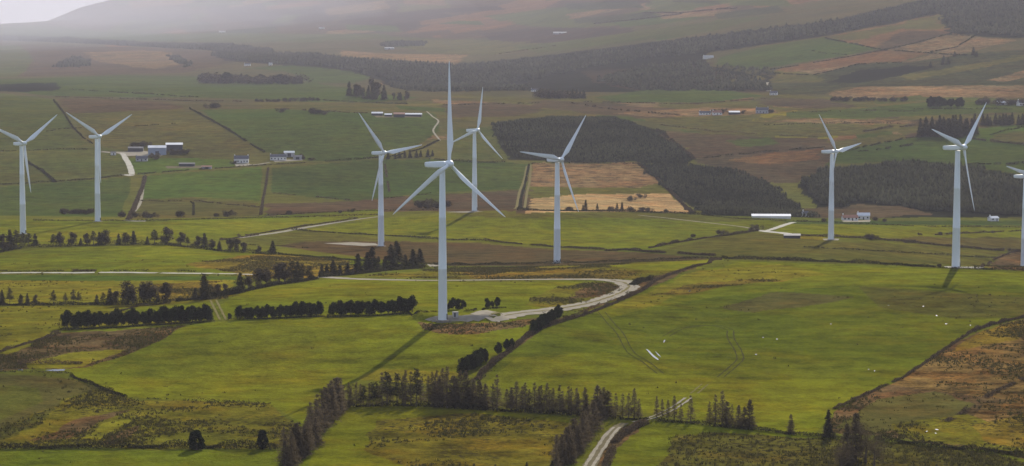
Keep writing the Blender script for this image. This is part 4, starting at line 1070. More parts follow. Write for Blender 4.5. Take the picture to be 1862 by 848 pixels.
row('scrub', [(222, 396, 13), (246, 396, 12), (262, 396, 12), (276, 397, 11), (330, 396, 14), (395, 395, 8), (415, 394, 13), (527, 391, 9), (640, 386, 7), (620, 388, 6)], 'brown bush', 'those spaced along the plateau hedge', 'bushes along the plateau edge', 1.3)
row('scrub', spread(762, 379, 812, 379, 6, 15, 2, 1), 'dark bush', 'the thicket behind the tallest tower', 'bushes along the plateau edge', 1.3)
row('scrub', [(1262, 432, 7), (1312, 428, 11), (1365, 420, 7), (1375, 418, 10), (1580, 434, 9), (1586, 436, 11), (1650, 442, 7), (1708, 427, 6), (1672, 428, 5), (1706, 486, 7), (1806, 424, 5), (1660, 441, 6)], 'bare brown bush', 'those along the right plateau hedges', 'bushes along the plateau edge', 1.4)
row('spruce', [(1716, 111, 10), (1736, 103, 10), (1770, 100, 14), (1776, 103, 10), (1692, 122, 10), (1714, 118, 13), (1724, 117, 13)], 'dark far conifer', 'the gully on the tan hillside', 'conifers in the hillside gully', 1.5)
row('spruce', spread(690, 290, 790, 284, 10, 13, 4, 1), 'dark tree', 'the shelter strip behind the middle turbines', 'trees of the lane-side strip', 1.3)
row('scrub', spread(238, 268, 268, 266, 4, 9, 3, 1) + spread(306, 282, 340, 280, 4, 9, 3, 1) + [(282, 290, 12)], 'dark farmyard bush', 'the planting round the big barn', 'farmyard bushes', 1.4)
row('scrub', [(522, 284, 9), (546, 288, 9), (552, 290, 7), (426, 298, 6), (566, 292, 6)], 'dark garden bush', 'the gardens of the two white houses', 'garden bushes', 1.4)
row('scrub', [(1296, 206, 8), (1315, 206, 9), (1350, 207, 7), (1400, 206, 8)], 'dark bush', 'those among the far cottages', 'garden bushes', 1.4)
row('scrub', [(1536, 400, 9), (1500, 404, 8), (1590, 402, 8), (1610, 404, 7)], 'brown bush', 'those round the farm at the plantation foot', 'garden bushes', 1.4)

# ------------------------------------------------------------------ hedges and banks between the fields
def hedge(pts, width, high, label, mat='hedge', dens=1.0, gap=.0, name='hedge', cat='hedge', seed=0):
    P = [ground(*q) for q in densify(beyond(pts, 150, False), 14)]
    x = np.array([p[0] for p in P]); y = np.array([p[1] for p in P])
    L = np.concatenate([[0], np.cumsum(np.hypot(np.diff(x), np.diff(y)))])
    Lt = L[-1]; ym = y.mean()
    size = max(.28, ym / FP * 1.3)                        # leaf clumps about a pixel wide at this distance
    n = int(min(9000, max(60, Lt * dens * width * high * 1.6 / size ** 2)))
    rr = np.random.default_rng(seed + int(pts[0][0] * 7 + pts[0][1]))
    s = rr.random(n) * Lt
    if gap: 
        g = vnoise(s, s * 0 + seed, 9.0, seed) + .5; s = s[g > gap]; n = len(s)
    gx = np.interp(s, L, x); gy = np.interp(s, L, y)
    tx = np.interp(s, L, np.gradient(x, L + np.arange(len(L)) * 1e-9)); ty = np.interp(s, L, np.gradient(y, L + np.arange(len(L)) * 1e-9))
    q = np.hypot(tx, ty) + 1e-9
    off = (rr.random(n) + rr.random(n) - 1) * width * .5
    gx = gx - ty / q * off; gy = gy + tx / q * off
    prof = (1.05 - (np.abs(off) / (width * .5)) ** 2)
    lump = np.clip(vnoise(s, s * 0 + seed, max(5, ym / 160), 3) * 2.0 + .35, -.45, 1.3)
    hv = high * (.62 + .62 * lump) * prof
    gz = height(gx, gy) + rr.random(n) ** .8 * hv
    D = rr.normal(size=(n, 3)); D[:, 2] = np.abs(D[:, 2]) + .2
    Q = slivers(np.stack([gx, gy, gz], 1), D, size * (.7 + rr.random(n)), size * (.6 + .7 * rr.random(n)), .1, rr)
    o = add(name, quadmesh(name, Q, M[mat])); tag(o, label, cat, 'field hedges and banks')
    return o
H = [
 # front
 ([(0,817),(120,816),(230,815),(330,815),(420,816),(505,818)], 2.4, 1.9, 'long dark hedge below the rushy field, under the two black trees', 'hedge', 1.0, 0),
 ([(128,684),(160,698),(185,708),(228,723)], 1.6, 1.1, 'short dark hedge bank slanting down from the left puddles', 'hedge', 1, 0),
 ([(232,724),(290,726),(350,728),(430,730),(480,730)], 1.0, .6, 'thin broken hedge line across the lower left pasture', 'hedge', .7, .42),
 ([(0,677),(60,678),(128,679)], 1.2, .7, 'low dark bank beside the left ditch water', 'hedge', .8, .3),
 ([(0,664),(30,663),(80,662),(150,662)], 2.2, 1.3, 'row of low brown scrub above the left ditch water', 'hedge_brown', .9, .45),
 ([(626,741),(700,738),(780,740),(900,748),(1000,753),(1080,758)], 2.2, 1.3, 'dark bank at the foot of the front larch row', 'hedge', 1, 0),
 ([(1110,762),(1150,764),(1180,763)], 1.8, 1.1, 'short dark bank left of the gap in the larches', 'hedge', 1, 0),
 ([(1192,766),(1260,771),(1330,779),(1380,783)], 1.8, 1.1, 'dark bank under the larches right of the gap', 'hedge', 1, 0),
 ([(1380,783),(1440,791),(1500,796),(1545,800)], 1.8, 1.2, 'dark ditch bank between the larches and bare copse', 'hedge', 1, 0),
 ([(1590,800),(1640,806),(1720,815),(1800,823),(1870,830)], 2.2, 1.5, 'long dark ditch bank running right from the bare copse', 'hedge', 1.1, 0),
 ([(1516,745),(1560,725),(1600,706),(1645,686),(1690,655),(1730,628),(1768,603)], 1.6, .9, 'dark hedge between green pasture and tan heath', 'hedge_brown', .9, .15),
 ([(1768,603),(1800,592),(1830,584),(1870,576)], 2.6, 1.3, 'scrubby brown hedge closing the top of the tan heath', 'hedge_brown', .9, .1),
 ([(1862,690),(1820,708),(1785,728),(1750,752),(1720,768)], 3.0, .9, 'dark scrub line crossing the tan heath', 'hedge_brown', .6, .25),
 ([(1116,806),(1132,792),(1152,780),(1176,770)], 3.0, 1.6, 'brown scrub on the right bank of the rutted track', 'hedge_brown', .9, .1),
 ([(1098,856),(1106,838),(1114,818)], 3.0, 1.2, 'brown scrub at the bottom of the rutted track', 'hedge_brown', .8, .1),
 ([(866,692),(884,672),(905,655),(925,640),(950,618),(985,596)], 3.0, 1.5, 'brown heathy bank climbing past the upright pines', 'hedge_brown', .9, .1),
 ([(985,598),(1020,586),(1060,574),(1100,559),(1140,542),(1172,526)], 2.6, 1.2, 'brown heathy bank along the curving gravel track', 'hedge_brown', .9, .1),
 ([(1172,526),(1192,511),(1220,499),(1250,489),(1290,479),(1310,473)], 2.6, 1.2, 'brown hedge from the track bend up to the ridge', 'hedge_brown', .9, .05),
 ([(1150,519),(1160,514),(1185,508)], 5.0, 1.6, 'dark scrub heap at the corner of the track bend', 'hedge', .8, 0),
 ([(760,569),(790,568),(816,567)], 1.2, .9, 'short hedge joining the pine belt to the tower', 'hedge', .9, .1),
 ([(845,567),(880,563),(920,560)], 1.2, .9, 'short hedge linking the two little pine clumps', 'hedge', .9, .1),
 ([(110,601),(200,597),(300,591),(390,586)], 2.0, 1.0, 'dark undergrowth along the long shelter belt', 'hedge', .9, 0),
 ([(414,582),(500,580),(590,576)], 2.0, 1.0, 'dark undergrowth along the middle shelter belt', 'hedge', .9, 0),
 ([(594,578),(680,575),(760,570)], 2.0, 1.0, 'dark undergrowth along the shelter belt near the tower', 'hedge', .9, 0),
 ([(0,641),(40,628),(75,618),(108,606)], 1.8, 1.1, 'brown hedge bank left of the long shelter belt', 'hedge_brown', .9, .15),
 ([(200,575),(220,566),(250,558),(300,553)], 1.6, 1.0, 'brown hedge curving above the long shelter belt', 'hedge_brown', .9, .1),
 # middle left
 ([(0,556),(80,556),(170,555),(250,555),(320,551)], 2.8, 2.0, 'dark hedge under the sparse left spruces', 'hedge', .9, .12),
 ([(320,549),(360,545),(400,540),(440,532),(480,523)], 2.6, 1.5, 'dark hedge at the end of the gate lane', 'hedge', 1, 0),
 ([(380,541),(410,537),(440,533)], 4.0, 3.0, 'bushy dark hedge under the gate lane spruces', 'hedge', .9, 0),
 ([(468,525),(500,519),(540,514),(575,508)], 3.4, 2.2, 'dark scrub under the brownish spruces', 'hedge', .9, 0),
 ([(580,505),(640,500),(700,493),(768,488)], 3.2, 1.8, 'dark scrub under the thick middle clump', 'hedge', .9, 0),
 ([(0,494),(90,494),(180,493.5),(280,493.5),(390,495)], 1.6, .9, 'low dark hedge behind the pale lane', 'hedge', .7, .35),
 ([(130,495),(150,494),(175,494)], 3.0, 1.6, 'dark scrub heap on the pale lane', 'hedge_brown', .9, 0),
 ([(0,460),(40,452),(100,449),(200,447),(300,446),(400,457),(500,464)], 3.0, 2.4, 'long dark hedge under the upper left spruces', 'hedge', .9, 0),
 ([(500,463),(560,467),(620,472),(680,477)], 2.2, 1.2, 'dark hedge line running right to the thick clump', 'hedge', 1, 0),
 ([(440,446),(520,448),(560,452)], 1.5, .9, 'low hedge left of the brown bog', 'hedge', .8, .25),
 ([(400,438),(430,433),(470,428)], 2.0, 1.2, 'brown hedge where the pale track meets the plateau', 'hedge_brown', .8, .1),
 ([(530,419),(580,422),(640,426),(700,429),(760,433),(820,437),(880,438)], 2.2, 1.3, 'dark hedge at the top of the brown bog', 'hedge', .9, .05),
 ([(880,438),(930,443),(1000,449),(1100,455)], 2.4, 1.5, 'dark hedge below the bright ridge pasture', 'hedge_brown', .9, .1),
 ([(432,431),(500,421),(560,411),(620,403),(650,398)], 2.2, 1.2, 'brown bank along the pale diagonal track', 'hedge_brown', .8, .25),
 ([(60,402),(140,401.5),(230,402),(310,402)], 1.8, 1.1, 'low hedge behind the second turbine', 'hedge', .7, .3),
 ([(250,402),(330,400),(420,398),(520,396),(640,393),(690,391)], 1.6, 1.0, 'thin dark hedge inside the plateau edge', 'hedge', .9, 0),
 ([(480,393),(560,388),(640,385),(700,383),(800,383)], 2.0, 1.2, 'dark hedge on the plateau edge left of the tall tower', 'hedge', .9, 0),
 ([(940,383),(1020,384),(1100,385),(1180,387),(1270,391)], 2.6, 1.8, 'dark hedge on the plateau edge below the straw field', 'hedge', 1, 0),
 ([(1270,391),(1330,397),(1400,401),(1470,403)], 2.4, 1.5, 'dark hedge on the plateau edge below the plantation', 'hedge', .9, .1),
 ([(1180,452),(1230,442),(1280,434),(1330,428),(1380,420)], 2.2, 1.5, 'brown hedge climbing to the bright white lane', 'hedge_brown', .9, .05),
 ([(1100,457),(1140,455),(1180,459),(1230,462),(1300,466)], 3.4, 1.6, 'brown scrub line along the right end of bog', 'hedge_brown', .9, .2),
 # the ridge
 ([(790,482),(900,482),(1000,480),(1080,478),(1180,474),(1260,471),(1312,470)], 2.0, 1.3, 'long dark hedge between brown bog and rushy strip', 'hedge', 1.1, 0),
 ([(1312,471),(1400,473),(1480,476),(1560,479),(1640,483),(1700,487)], 2.4, 1.7, 'long dark hedge on the crest left of the tall right turbine', 'hedge', 1.2, 0),
 ([(1770,490),(1800,491),(1862,493)], 2.2, 1.5, 'dark hedge on the crest right of the tall right turbine', 'hedge', 1.2, 0),
 ([(1700,487),(1740,489),(1770,490)], 1.6, .9, 'low dark hedge stretch in front of the right pad', 'hedge', 1.0, 0),
 ([(1440,403),(1540,407),(1640,411),(1740,413),(1862,414)], 2.0, 1.2, 'thin dark hedge between two right green fields', 'hedge', .9, .05),
 ([(1440,428),(1520,432),(1570,434),(1640,440),(1720,448),(1800,455),(1862,459)], 2.8, 1.8, 'brown hedge behind the right turbines', 'hedge_brown', .9, .1),
 ([(1460,450),(1560,455),(1660,461),(1740,466),(1810,470)], 1.6, 1.0, 'thin dark hedge crossing the dull right pasture', 'hedge', .9, .1),
 ([(1786,487),(1810,472),(1836,461),(1862,453)], 1.8, 1.0, 'brown hedge slanting at the right edge', 'hedge_brown', .8, .1),
 ([(1700,428),(1780,424),(1862,420)], 2.0, 1.2, 'broken brown hedge in the right green field', 'hedge_brown', .8, .3),
 # valley
 ([(234,400),(246,372),(258,345),(264,322)], 4.5, 2, 'dark scrubby lane hedge below the barn farm', 'hedge_brown', .5, .1),
 ([(474,392),(478,365),(484,335),(488,306)], 4, 2, 'brown overgrown hedge between two dark green fields', 'hedge_brown', .5, .1),
 ([(944,380),(950,352),(957,325),(962,300)], 4, 1.8, 'dark hedge between the twin pale lanes', 'hedge', .6, .1),
 ([(0,337),(70,333),(150,328),(225,320)], 3.5, 2.4, 'dark hedge below the first valley field', 'hedge', .6, .1),
 ([(50,296),(75,310),(92,324),(100,332)], 6, 3, 'dark slanting scrub belt behind the left turbine', 'hedge', .5, .1),
 ([(0,276),(60,274),(110,272),(160,273)], 3.0, 2.0, 'thin dark hedge left of the second turbine', 'hedge', .6, .2),
 ([(250,318),(330,311),(420,305),(500,300),(600,294),(660,290)], 3.0, 2.0, 'long dark roadside hedge below the white houses', 'hedge', .7, .05),
 ([(660,290),(720,284),(770,270),(800,255)], 4.0, 2.4, 'dark roadside hedge bending up behind the tower', 'hedge', .7, .05),
 ([(345,198),(370,212),(400,228),(430,246),(455,262),(482,278)], 3.6, 2.4, 'dark hedge slanting down to the white houses', 'hedge', .7, .05),
 ([(98,183),(115,205),(132,232),(150,250),(168,262)], 3.5, 2, 'dark hedge slanting down to the second turbine', 'hedge', .6, .05),
 ([(68,243),(110,235),(160,232)], 3, 1.8, 'faint hedge stub beside the left rotor', 'hedge', .5, .2),
 ([(220,232),(280,228),(330,224)], 3, 1.6, 'faint hedge above the big barn', 'hedge', .5, .3),
 ([(250,366),(300,367),(345,366),(352,372),(352,392)], 2.6, 1.6, 'thin hedge corner in the olive valley field', 'hedge', .6, .1),
 ([(352,366),(410,372),(472,378)], 2.6, 1.6, 'thin hedge along the foot of the dark field', 'hedge_brown', .6, .15),
 ([(700,300),(704,325),(708,350)], 4, 2.0, 'brown hedge stub behind the middle turbine', 'hedge_brown', .4, .2),
 ([(496,352),(570,358),(640,366)], 3, 1.6, 'brown ragged edge of the bog field', 'hedge_brown', .5, .25),
 ([(790,290),(860,296),(920,296)], 4, 2.2, 'dark hedge right behind the tall rotor', 'hedge', .6, .1),
 ([(640,366),(720,360),(790,352)], 3, 1.6, 'dark hedge at the top of the bog behind the tower', 'hedge', .5, .2),
 ([(1160,298),(1195,325),(1225,355),(1258,388)], 7, 2.5, 'brown broad hedge along the edge of the straw field', 'hedge_brown', .5, .1),
 ([(965,298),(1060,297),(1158,298)], 3.5, 2.0, 'dark hedge on the top edge of the tan field', 'hedge', .6, .05),
 ([(1195,236),(1215,252),(1240,270),(1262,290)], 8, 3, 'brown scrub along the dark plantation edge', 'hedge_brown', .4, .1),
 ([(1200,228),(1300,240),(1400,246),(1490,250)], 4, 2, 'thin dark hedge on the brown moor', 'hedge_brown', .5, .2),
 ([(1280,288),(1340,282),(1420,275),(1500,268)], 5, 2.2, 'dark hedge line under the brown moor', 'hedge', .5, .15),
 ([(1540,275),(1600,262),(1660,250),(1700,247)], 4, 2.2, 'dark hedge across the right green slope', 'hedge', .6, .15),
 ([(1560,276),(1610,272),(1660,264)], 5, 2.4, 'dark hedge spur on the right green slope', 'hedge', .6, .2),
 ([(1570,240),(1620,232),(1670,230)], 6, 3, 'brown thicket leading to the right wood', 'hedge_brown', .5, .1),
 ([(1760,252),(1800,258),(1862,264)], 6, 3, 'brown overgrown hedge right of the tall rotor', 'hedge_brown', .6, .05),
 ([(1750,302),(1790,299),(1820,300)], 5, 3, 'dark hedge at the top of the right plantation', 'hedge', .7, .05),
 ([(1830,300),(1862,297)], 5, 3, 'dark hedge stub at the right edge above plantation', 'hedge', .7, .05),
 ([(1800,246),(1830,238),(1862,232)], 4, 2, 'thin hedge between two far right greens', 'hedge', .5, .1),
 ([(1390,228),(1480,226),(1560,224),(1640,226)], 3.5, 1.8, 'thin dark hedge under the tan far strip', 'hedge', .5, .2),
 ([(1440,205),(1520,204),(1600,202),(1690,205)], 4, 2, 'broken hedge across the far right green', 'hedge_brown', .5, .35),
 ([(1660,199),(1740,199),(1840,199)], 4, 2, 'thin dark hedge under the round far clump', 'hedge', .6, .1),
 ([(800,192),(900,190),(980,188)], 5, 2.2, 'dark far hedge behind the thin rotor', 'hedge', .4, .2),
 ([(1060,186),(1160,188),(1260,190),(1390,180)], 5, 2.2, 'thin far hedge below the far green strip', 'hedge_brown', .5, .15),
 ([(1040,188),(1100,198),(1180,206),(1250,212)], 5, 2.4, 'brown far hedge beside the tan strip', 'hedge_brown', .5, .25),
 ([(500,199),(600,204),(680,207)], 5, 2.2, 'brown far hedge left of the long white sheds', 'hedge_brown', .5, .2),
 ([(540,180),(640,186),(740,190)], 5, 2.4, 'dark far hedge below the middle clump', 'hedge', .5, .1),
 ([(100,177),(220,180),(340,184),(440,186)], 6, 2.4, 'faint far hedge along the brown heath', 'hedge_brown', .4, .2),
 ([(110,162),(240,170),(360,178)], 6, 2.4, 'faint far hedge across the green band', 'hedge', .35, .3),
 # hillside walls
 ([(1500,70),(1560,82),(1606,92),(1640,94),(1700,98),(1760,102)], 6, 2.5, 'dark hedge slanting across the tan hillside', 'hedge', .6, .1),
 ([(1606,92),(1660,80),(1720,64),(1770,66)], 6, 2.5, 'dark hedge climbing to the hilltop wood', 'hedge', .6, .1),
 ([(1690,96),(1740,86),(1772,66)], 6, 2.5, 'short dark hedge on the tan hillside', 'hedge', .6, .1),
 ([(1400,128),(1460,118),(1530,106),(1606,92)], 6, 2.5, 'dark hedge under the hillside green field', 'hedge', .6, .1),
 ([(1400,134),(1480,137),(1560,118),(1640,114)], 6, 2.5, 'dark hedge at the foot of the tan hillside', 'hedge', .6, .15),
 ([(1464,90),(1500,98),(1540,100)], 5, 2, 'faint hedge inside the hillside green field', 'hedge', .4, .3),
 ([(1170,24),(1240,24),(1300,18),(1340,16)], 9, 4, 'faint hedge high on the pale far slope', 'hedge_brown', .4, .1),
 ([(1080,44),(1160,36),(1240,26)], 9, 4, 'faint dark hedge across the pale far slope', 'hedge_brown', .4, .1),
 ([(900,100),(970,90),(1010,84)], 8, 3, 'faint hedge on the far orange field', 'hedge_brown', .3, .2),
]
for k, (pts, wd, hg, lab, mat, de, gp) in enumerate(H):
    if ground(*pts[0])[1] > 1650: wd, hg, gp = wd * .62, hg * .8, min(.5, gp + .16)
    hedge(pts, wd, hg, lab, mat, de, gp, seed=k)

# ------------------------------------------------------------------ plantations: far woods that read as one mass
def forest(poly, spacing, h, seed, mat='forest', thin=0.0):
    P = [ground(*q)[:2] for q in densify(beyond(poly, 200), 14, True)]
    xs = [p[0] for p in P]; ys = [p[1] for p in P]
    rr = np.random.default_rng(seed)
    gx, gy = np.meshgrid(np.arange(min(xs), max(xs), spacing), np.arange(min(ys), max(ys), spacing))
    gx = gx.ravel() + rr.uniform(-1, 1, gx.size) * spacing * 1.5; gy = gy.ravel() + rr.uniform(-1, 1, gy.size) * spacing * 1.5
    wq = min(spacing * 3.5, 16)
    k = inside(gx + fbm(gx, gy, 45, 2, seed + 7) * wq * 1.6, gy + fbm(gx, gy, 45, 2, seed + 8) * wq * 2.4, P) & (fbm(gx, gy, 60, 2, seed) + .5 > thin)
    gx, gy = gx[k], gy[k]; n = len(gx); gz = height(gx, gy)
    hh = h * (.72 + .5 * rr.random(n)) * (1 + .3 * fbm(gx, gy, 90, 2, seed + 3)); ra = np.maximum(hh * (.24 + .12 * rr.random(n)), spacing * .34)
    S = 6; V = []; F = []
    base = np.arange(n) * (2 * (S + 1))
    for tier, (zb, zt, rf) in enumerate(((.05, .72, 1.0), (.42, 1.0, .62))):
        for i in range(S):
            a = 2 * math.pi * i / S + rr.random(n) * .9 + tier * .5
            rad = ra * rf * (.65 + .6 * rr.random(n))
            V.append(np.stack([gx + rad * np.cos(a), gy + rad * np.sin(a), gz + hh * (zb + .14 * rr.random(n))], 1))
        V.append(np.stack([gx + ra * .1 * rr.normal(size=n), gy + ra * .1 * rr.normal(size=n), gz + hh * zt], 1))
        o = base + tier * (S + 1)
        for i in range(S): F.append(np.stack([o + i, o + (i + 1) % S, o + S], 1))
    V = np.stack(V, 1).reshape(-1, 3); F = np.concatenate(F)
    o = add('forest', trimesh('forest', V, F, M[mat])); tag(o, kind='stuff')
    return n
FAR_ = 1
FOR = [
 ([(892,227),(1000,214),(1120,214),(1192,238),(1258,290),(1246,298),(1160,292),(1040,294),(928,288)], 4, 3.4),
 ([(1166,296),(1250,302),(1320,308),(1400,332),(1478,395),(1285,390),(1222,346)], 4, 4),
 ([(1452,338),(1510,312),(1590,304),(1660,298),(1770,308),(1862,326),(1862,394),(1700,384),(1640,374),(1560,370),(1500,380)], 4.2, 7),
 ([(380,98),(560,100),(640,110),(780,118),(830,122),(1000,108),(1200,82),(1290,68),(1500,44),(1712,0),(1862,-20),(1862,68),(1724,60),(1714,24),(1510,62),(1390,80),(1290,95),(1180,108),(1060,126),(960,150),(760,158),(700,144),(640,128),(560,120),(430,110)], 15, 12),
 ([(0,67),(120,71),(300,81),(420,82),(500,94),(480,104),(380,92),(280,86),(120,78),(0,73)], 14, 12),
 ([(104,122),(120,110),(140,104),(158,110),(166,120),(140,124)], 14, 10),
 ([(400,98),(470,104),(520,112),(480,116),(420,108)], 10, 13),
 ([(690,80),(720,76),(780,76),(770,84),(700,86)], 14, 9),
 ([(1080,148),(1180,122),(1280,114),(1300,130),(1388,148),(1398,166),(1160,166)], 12, 9),
 ([(700,152),(830,150),(960,158),(960,166),(800,168),(730,164)], 12, 7),
 ([(1310,118),(1400,126),(1420,132),(1400,140),(1320,132)], 11, 5),
 ([(310,100),(330,104),(352,120),(342,126),(322,114)], 13, 8),
]
nf = 0
for k, (poly, sp, h) in enumerate(FOR): nf += forest(poly, sp, h, 60 + k)
print('forest trees', nf)

# ------------------------------------------------------------------ rush tufts and heather clumps on the rough ground
from mathutils.kdtree import KDTree
def tufts():
    XX, YY, ZZ, tex = GRID
    ok = (YY > 540) & (YY < 1230) & (np.abs(XX / YY) < .285)
    x, y, s = XX[ok], YY[ok], tex[ok][:, 0]
    cell = .62 / 1339 * y * np.clip(1.25 * y * y / 425000, .8, 10)
    rr = np.random.default_rng(3)
    clump = np.clip(fbm(x, y, 22, 3, 5) * 2.4 + .25, 0, 2) * (1 - .45 * (s > .9)) + .25 * (s > .9)
    p = cell * np.clip(s - .048, 0, 1) * clump * .9
    k = rr.random(len(x)) < p
    x, y = x[k], y[k]
    kd = KDTree(len(BARE))
    for i, (bx, by, bw) in enumerate(BARE): kd.insert((bx, by, 0), i)
    kd.balance()
    keep = [(lambda r: r[2] > BARE[r[1]][2] * .5 + 1.6)(kd.find((a, b_, 0))) for a, b_ in zip(x, y)]
    x, y = x[keep], y[keep]; n = len(x)
    x = x + rr.normal(size=n) * .4; y = y + rr.normal(size=n) * .8
    z = height(x, y)
    Q = []
    hh = (.3 + .45 * rr.random(n)) * (.8 + .5 * rr.random(n))
    for b in range(6):
        D = np.stack([rr.normal(size=n) * .5, rr.normal(size=n) * .5, np.ones(n)], 1)
        B = np.stack([x + rr.normal(size=n) * .3, y + rr.normal(size=n) * .3, z - .05], 1)
        Q.append(slivers(B, D, hh * (.7 + .5 * rr.random(n)), np.full(n, .27), 0, rr))
    print('tufts', n)
    o = add('grass', quadmesh('grass', np.concatenate(Q), M['rush'])); tag(o, kind='stuff')
tufts()
# ------------------------------------------------------------------ farms and houses
def building(name, px, py, L, W, He, Hr, rot, wall, roof, label, cat, wins=0, doors=1, chimneys=0, big_door=False, group='farm buildings and houses'):
    """gabled building: length L along its local X, eaves height He, ridge Hr above the eaves; windows and doors on both long sides"""
    x, y, z = ground(px, py)
    if y > 3000 and roof == 'tin': roof = 'tin_dull'
    if y > 4000: L, W = L * y / 5600, W * min(1.3, y / 5600)
    t = empty(name, (x, y, z), R(rot)); tag(t, label, cat, group)
    l, w_ = L / 2, W / 2
    V = [(-l, -w_, -1), (l, -w_, -1), (l, w_, -1), (-l, w_, -1), (-l, -w_, He), (l, -w_, He), (l, w_, He), (-l, w_, He), (-l, 0, He + Hr), (l, 0, He + Hr)]
    F = [(0, 1, 5, 4), (2, 3, 7, 6), (1, 2, 6, 9, 5), (3, 0, 4, 8, 7), (3, 2, 1, 0)]
    link('wall', V, F, M[wall], t)
    e, g, th = .35, .3, .22
    sl = Hr / w_
    V, F = [], []
    for sy in (-1, 1):
        o = len(V)
        for xx in (-l - g, l + g):
            for yy, zz in ((sy * (w_ + e), He - e * sl), (0, He + Hr)):
                V += [(xx, yy, zz + .03), (xx, yy, zz + .03 + th)]
        a = o
        F += [(a, a + 2, a + 6, a + 4), (a + 1, a + 5, a + 7, a + 3), (a, a + 1, a + 3, a + 2), (a + 4, a + 6, a + 7, a + 5), (a, a + 4, a + 5, a + 1)]
    rf = link('roof', V, F, M[roof], t)
    for c in range(chimneys):
        cx = (-l + .6) if c == 0 else (l - .6)
        vf = boxes([(cx - .45, cx + .45, -.4, .4, He + Hr - .6, He + Hr + 1.2), (cx - .2, cx + .2, -.2, .2, He + Hr + 1.2, He + Hr + 1.55)])
        add('chimney', mesh_of('chimney', vf, M[wall]), rf)
    for sy in (-1, 1):
        yy0, yy1 = (-w_ - .06, -w_ + .05) if sy < 0 else (w_ - .05, w_ + .06)
        for k in range(wins):
            cx = -l + L * (k + .5) / max(1, wins)
            if doors and k == wins // 2 and not big_door:
                add('door', mesh_of('door', boxes([(cx - .5, cx + .5, yy0, yy1, 0, 2.05)]), M['dark_wall']), t); continue
            add('window', mesh_of('window', boxes([(cx - .6, cx + .6, yy0, yy1, 1.0, 2.2)]), M['glass']), t)
        if big_door:
            add('door', mesh_of('door', boxes([(-1.9, 1.9, yy0, yy1, 0, min(3.6, He - .4))]), M['dark_wall']), t)
    return t

B = building
B('barn', 286, 281, 19, 11, 7.2, 2.2, 8, 'barn_wall', 'tin', 'big blue grey barn with a pale roof in the left farmyard', 'barn', 0, 1, 0, True)
B('barn', 317, 274, 18, 12, 6.5, 1.8, 8, 'dark_wall', 'tin', 'dark walled barn with a pale roof, right beside the blue grey barn', 'barn', 0, 1, 0, True)
B('shed', 247, 275, 16, 8, 3.2, 1.4, 4, 'dark_wall', 'slate', 'long low dark shed left of the blue grey barn', 'shed', 0, 1, 0, True)
B('cottage', 258, 293, 12, 7, 2.8, 2.2, 6, 'grey_wall', 'slate', 'grey slate roofed cottage in front of the blue grey barn', 'cottage', 3, 1, 2)
B('shed', 206, 282, 5, 4, 2.4, 1, 20, 'white_wall', 'slate', 'tiny pale shed at the top of the pale farm lane', 'shed', 1, 1)
B('shed', 340, 302, 16, 6, 2.2, 1.0, 5, 'dark_wall', 'slate', 'low dark shed in the field below the barns', 'shed', 0, 1, 0, True)
B('shed', 376, 307, 10, 5, 2, 1, 4, 'grey_wall', 'red_roof', 'low rusty roofed shed by the roadside hedge', 'shed', 0, 1, 0, True)
B('house', 439, 296, 15, 8, 4.2, 3.0, 4, 'white_wall', 'slate', 'white house with dark roof left of the larger white farmhouse', 'house', 5, 1, 2)
B('house', 506, 291, 17, 8, 3.4, 2.4, 6, 'white_wall', 'slate', 'long white farmhouse at the right end of the two roadside houses', 'house', 5, 1, 2)
B('shed', 526, 285, 11, 7, 4.2, 1.6, 6, 'grey_wall', 'tin', 'pale roofed grey shed behind the long white farmhouse', 'shed', 0, 1, 0, True)
B('shed', 541, 290, 9, 6, 2.8, 1.4, 6, 'grey_wall', 'slate', 'low grey shed right of the long white farmhouse', 'shed', 0, 1, 0, True)
B('shed', 686, 210, 14, 8, 2.6, 1.6, 2, 'dark_wall', 'tin', 'long white roofed shed left in the far farmstead', 'shed', 0, 1, 0, True)
B('shed', 706, 212, 9, 7, 2.2, 1.4, 2, 'dark_wall', 'tin', 'short white roofed shed in the middle of the far farmstead', 'shed', 0, 1, 0, True)
B('barn', 726, 213, 14, 10, 3.5, 2.0, 2, 'dark_wall', 'red_roof', 'dark rusty barn in the middle of the far farmstead', 'barn', 0, 1, 0, True)
B('shed', 752, 212, 21, 8, 2.6, 1.4, -2, 'dark_wall', 'tin', 'longest white roofed shed right in the far farmstead', 'shed', 0, 1, 0, True)
B('cottage', 1282, 209, 15, 7, 2.8, 2, 3, 'white_wall', 'slate', 'white cottage left of the far rusty roofed house', 'cottage', 4, 1, 2)
B('house', 1304, 209, 12, 8, 3, 2.4, 3, 'white_wall', 'red_roof', 'rusty roofed house between the far cottages', 'house', 3, 1, 1)
B('shed', 1335, 208, 14, 8, 2.6, 1.6, 2, 'dark_wall', 'tin', 'white roofed shed right of the far cottages', 'shed', 0, 1, 0, True)
B('house', 1386, 206, 16, 9, 4.4, 2.8, -12, 'grey_wall', 'slate', 'grey two storey house standing alone right of the far cottages', 'house', 4, 1, 2)
B('shed', 1402, 396.5, 30, 8, 1.6, 1.3, -4, 'white_wall', 'tin', 'very long bright white shed at the foot of the plantation', 'shed', 0, 1, 0, False)
B('shed', 1440, 433, 11, 6, 1.8, 1.0, -3, 'dark_wall', 'slate', 'low black shed beside the bright white lane', 'shed', 0, 1, 0, True)
B('bungalow', 1545, 401, 12, 7, 2.4, 1.8, 4, 'white_wall', 'red_roof', 'white bungalow left in the farm at the plantation foot', 'bungalow', 4, 1, 1)
B('house', 1570, 399, 10, 7, 3.2, 2.0, -8, 'white_wall', 'tin', 'white pale roofed house right in the plantation foot farm', 'house', 3, 1, 1)
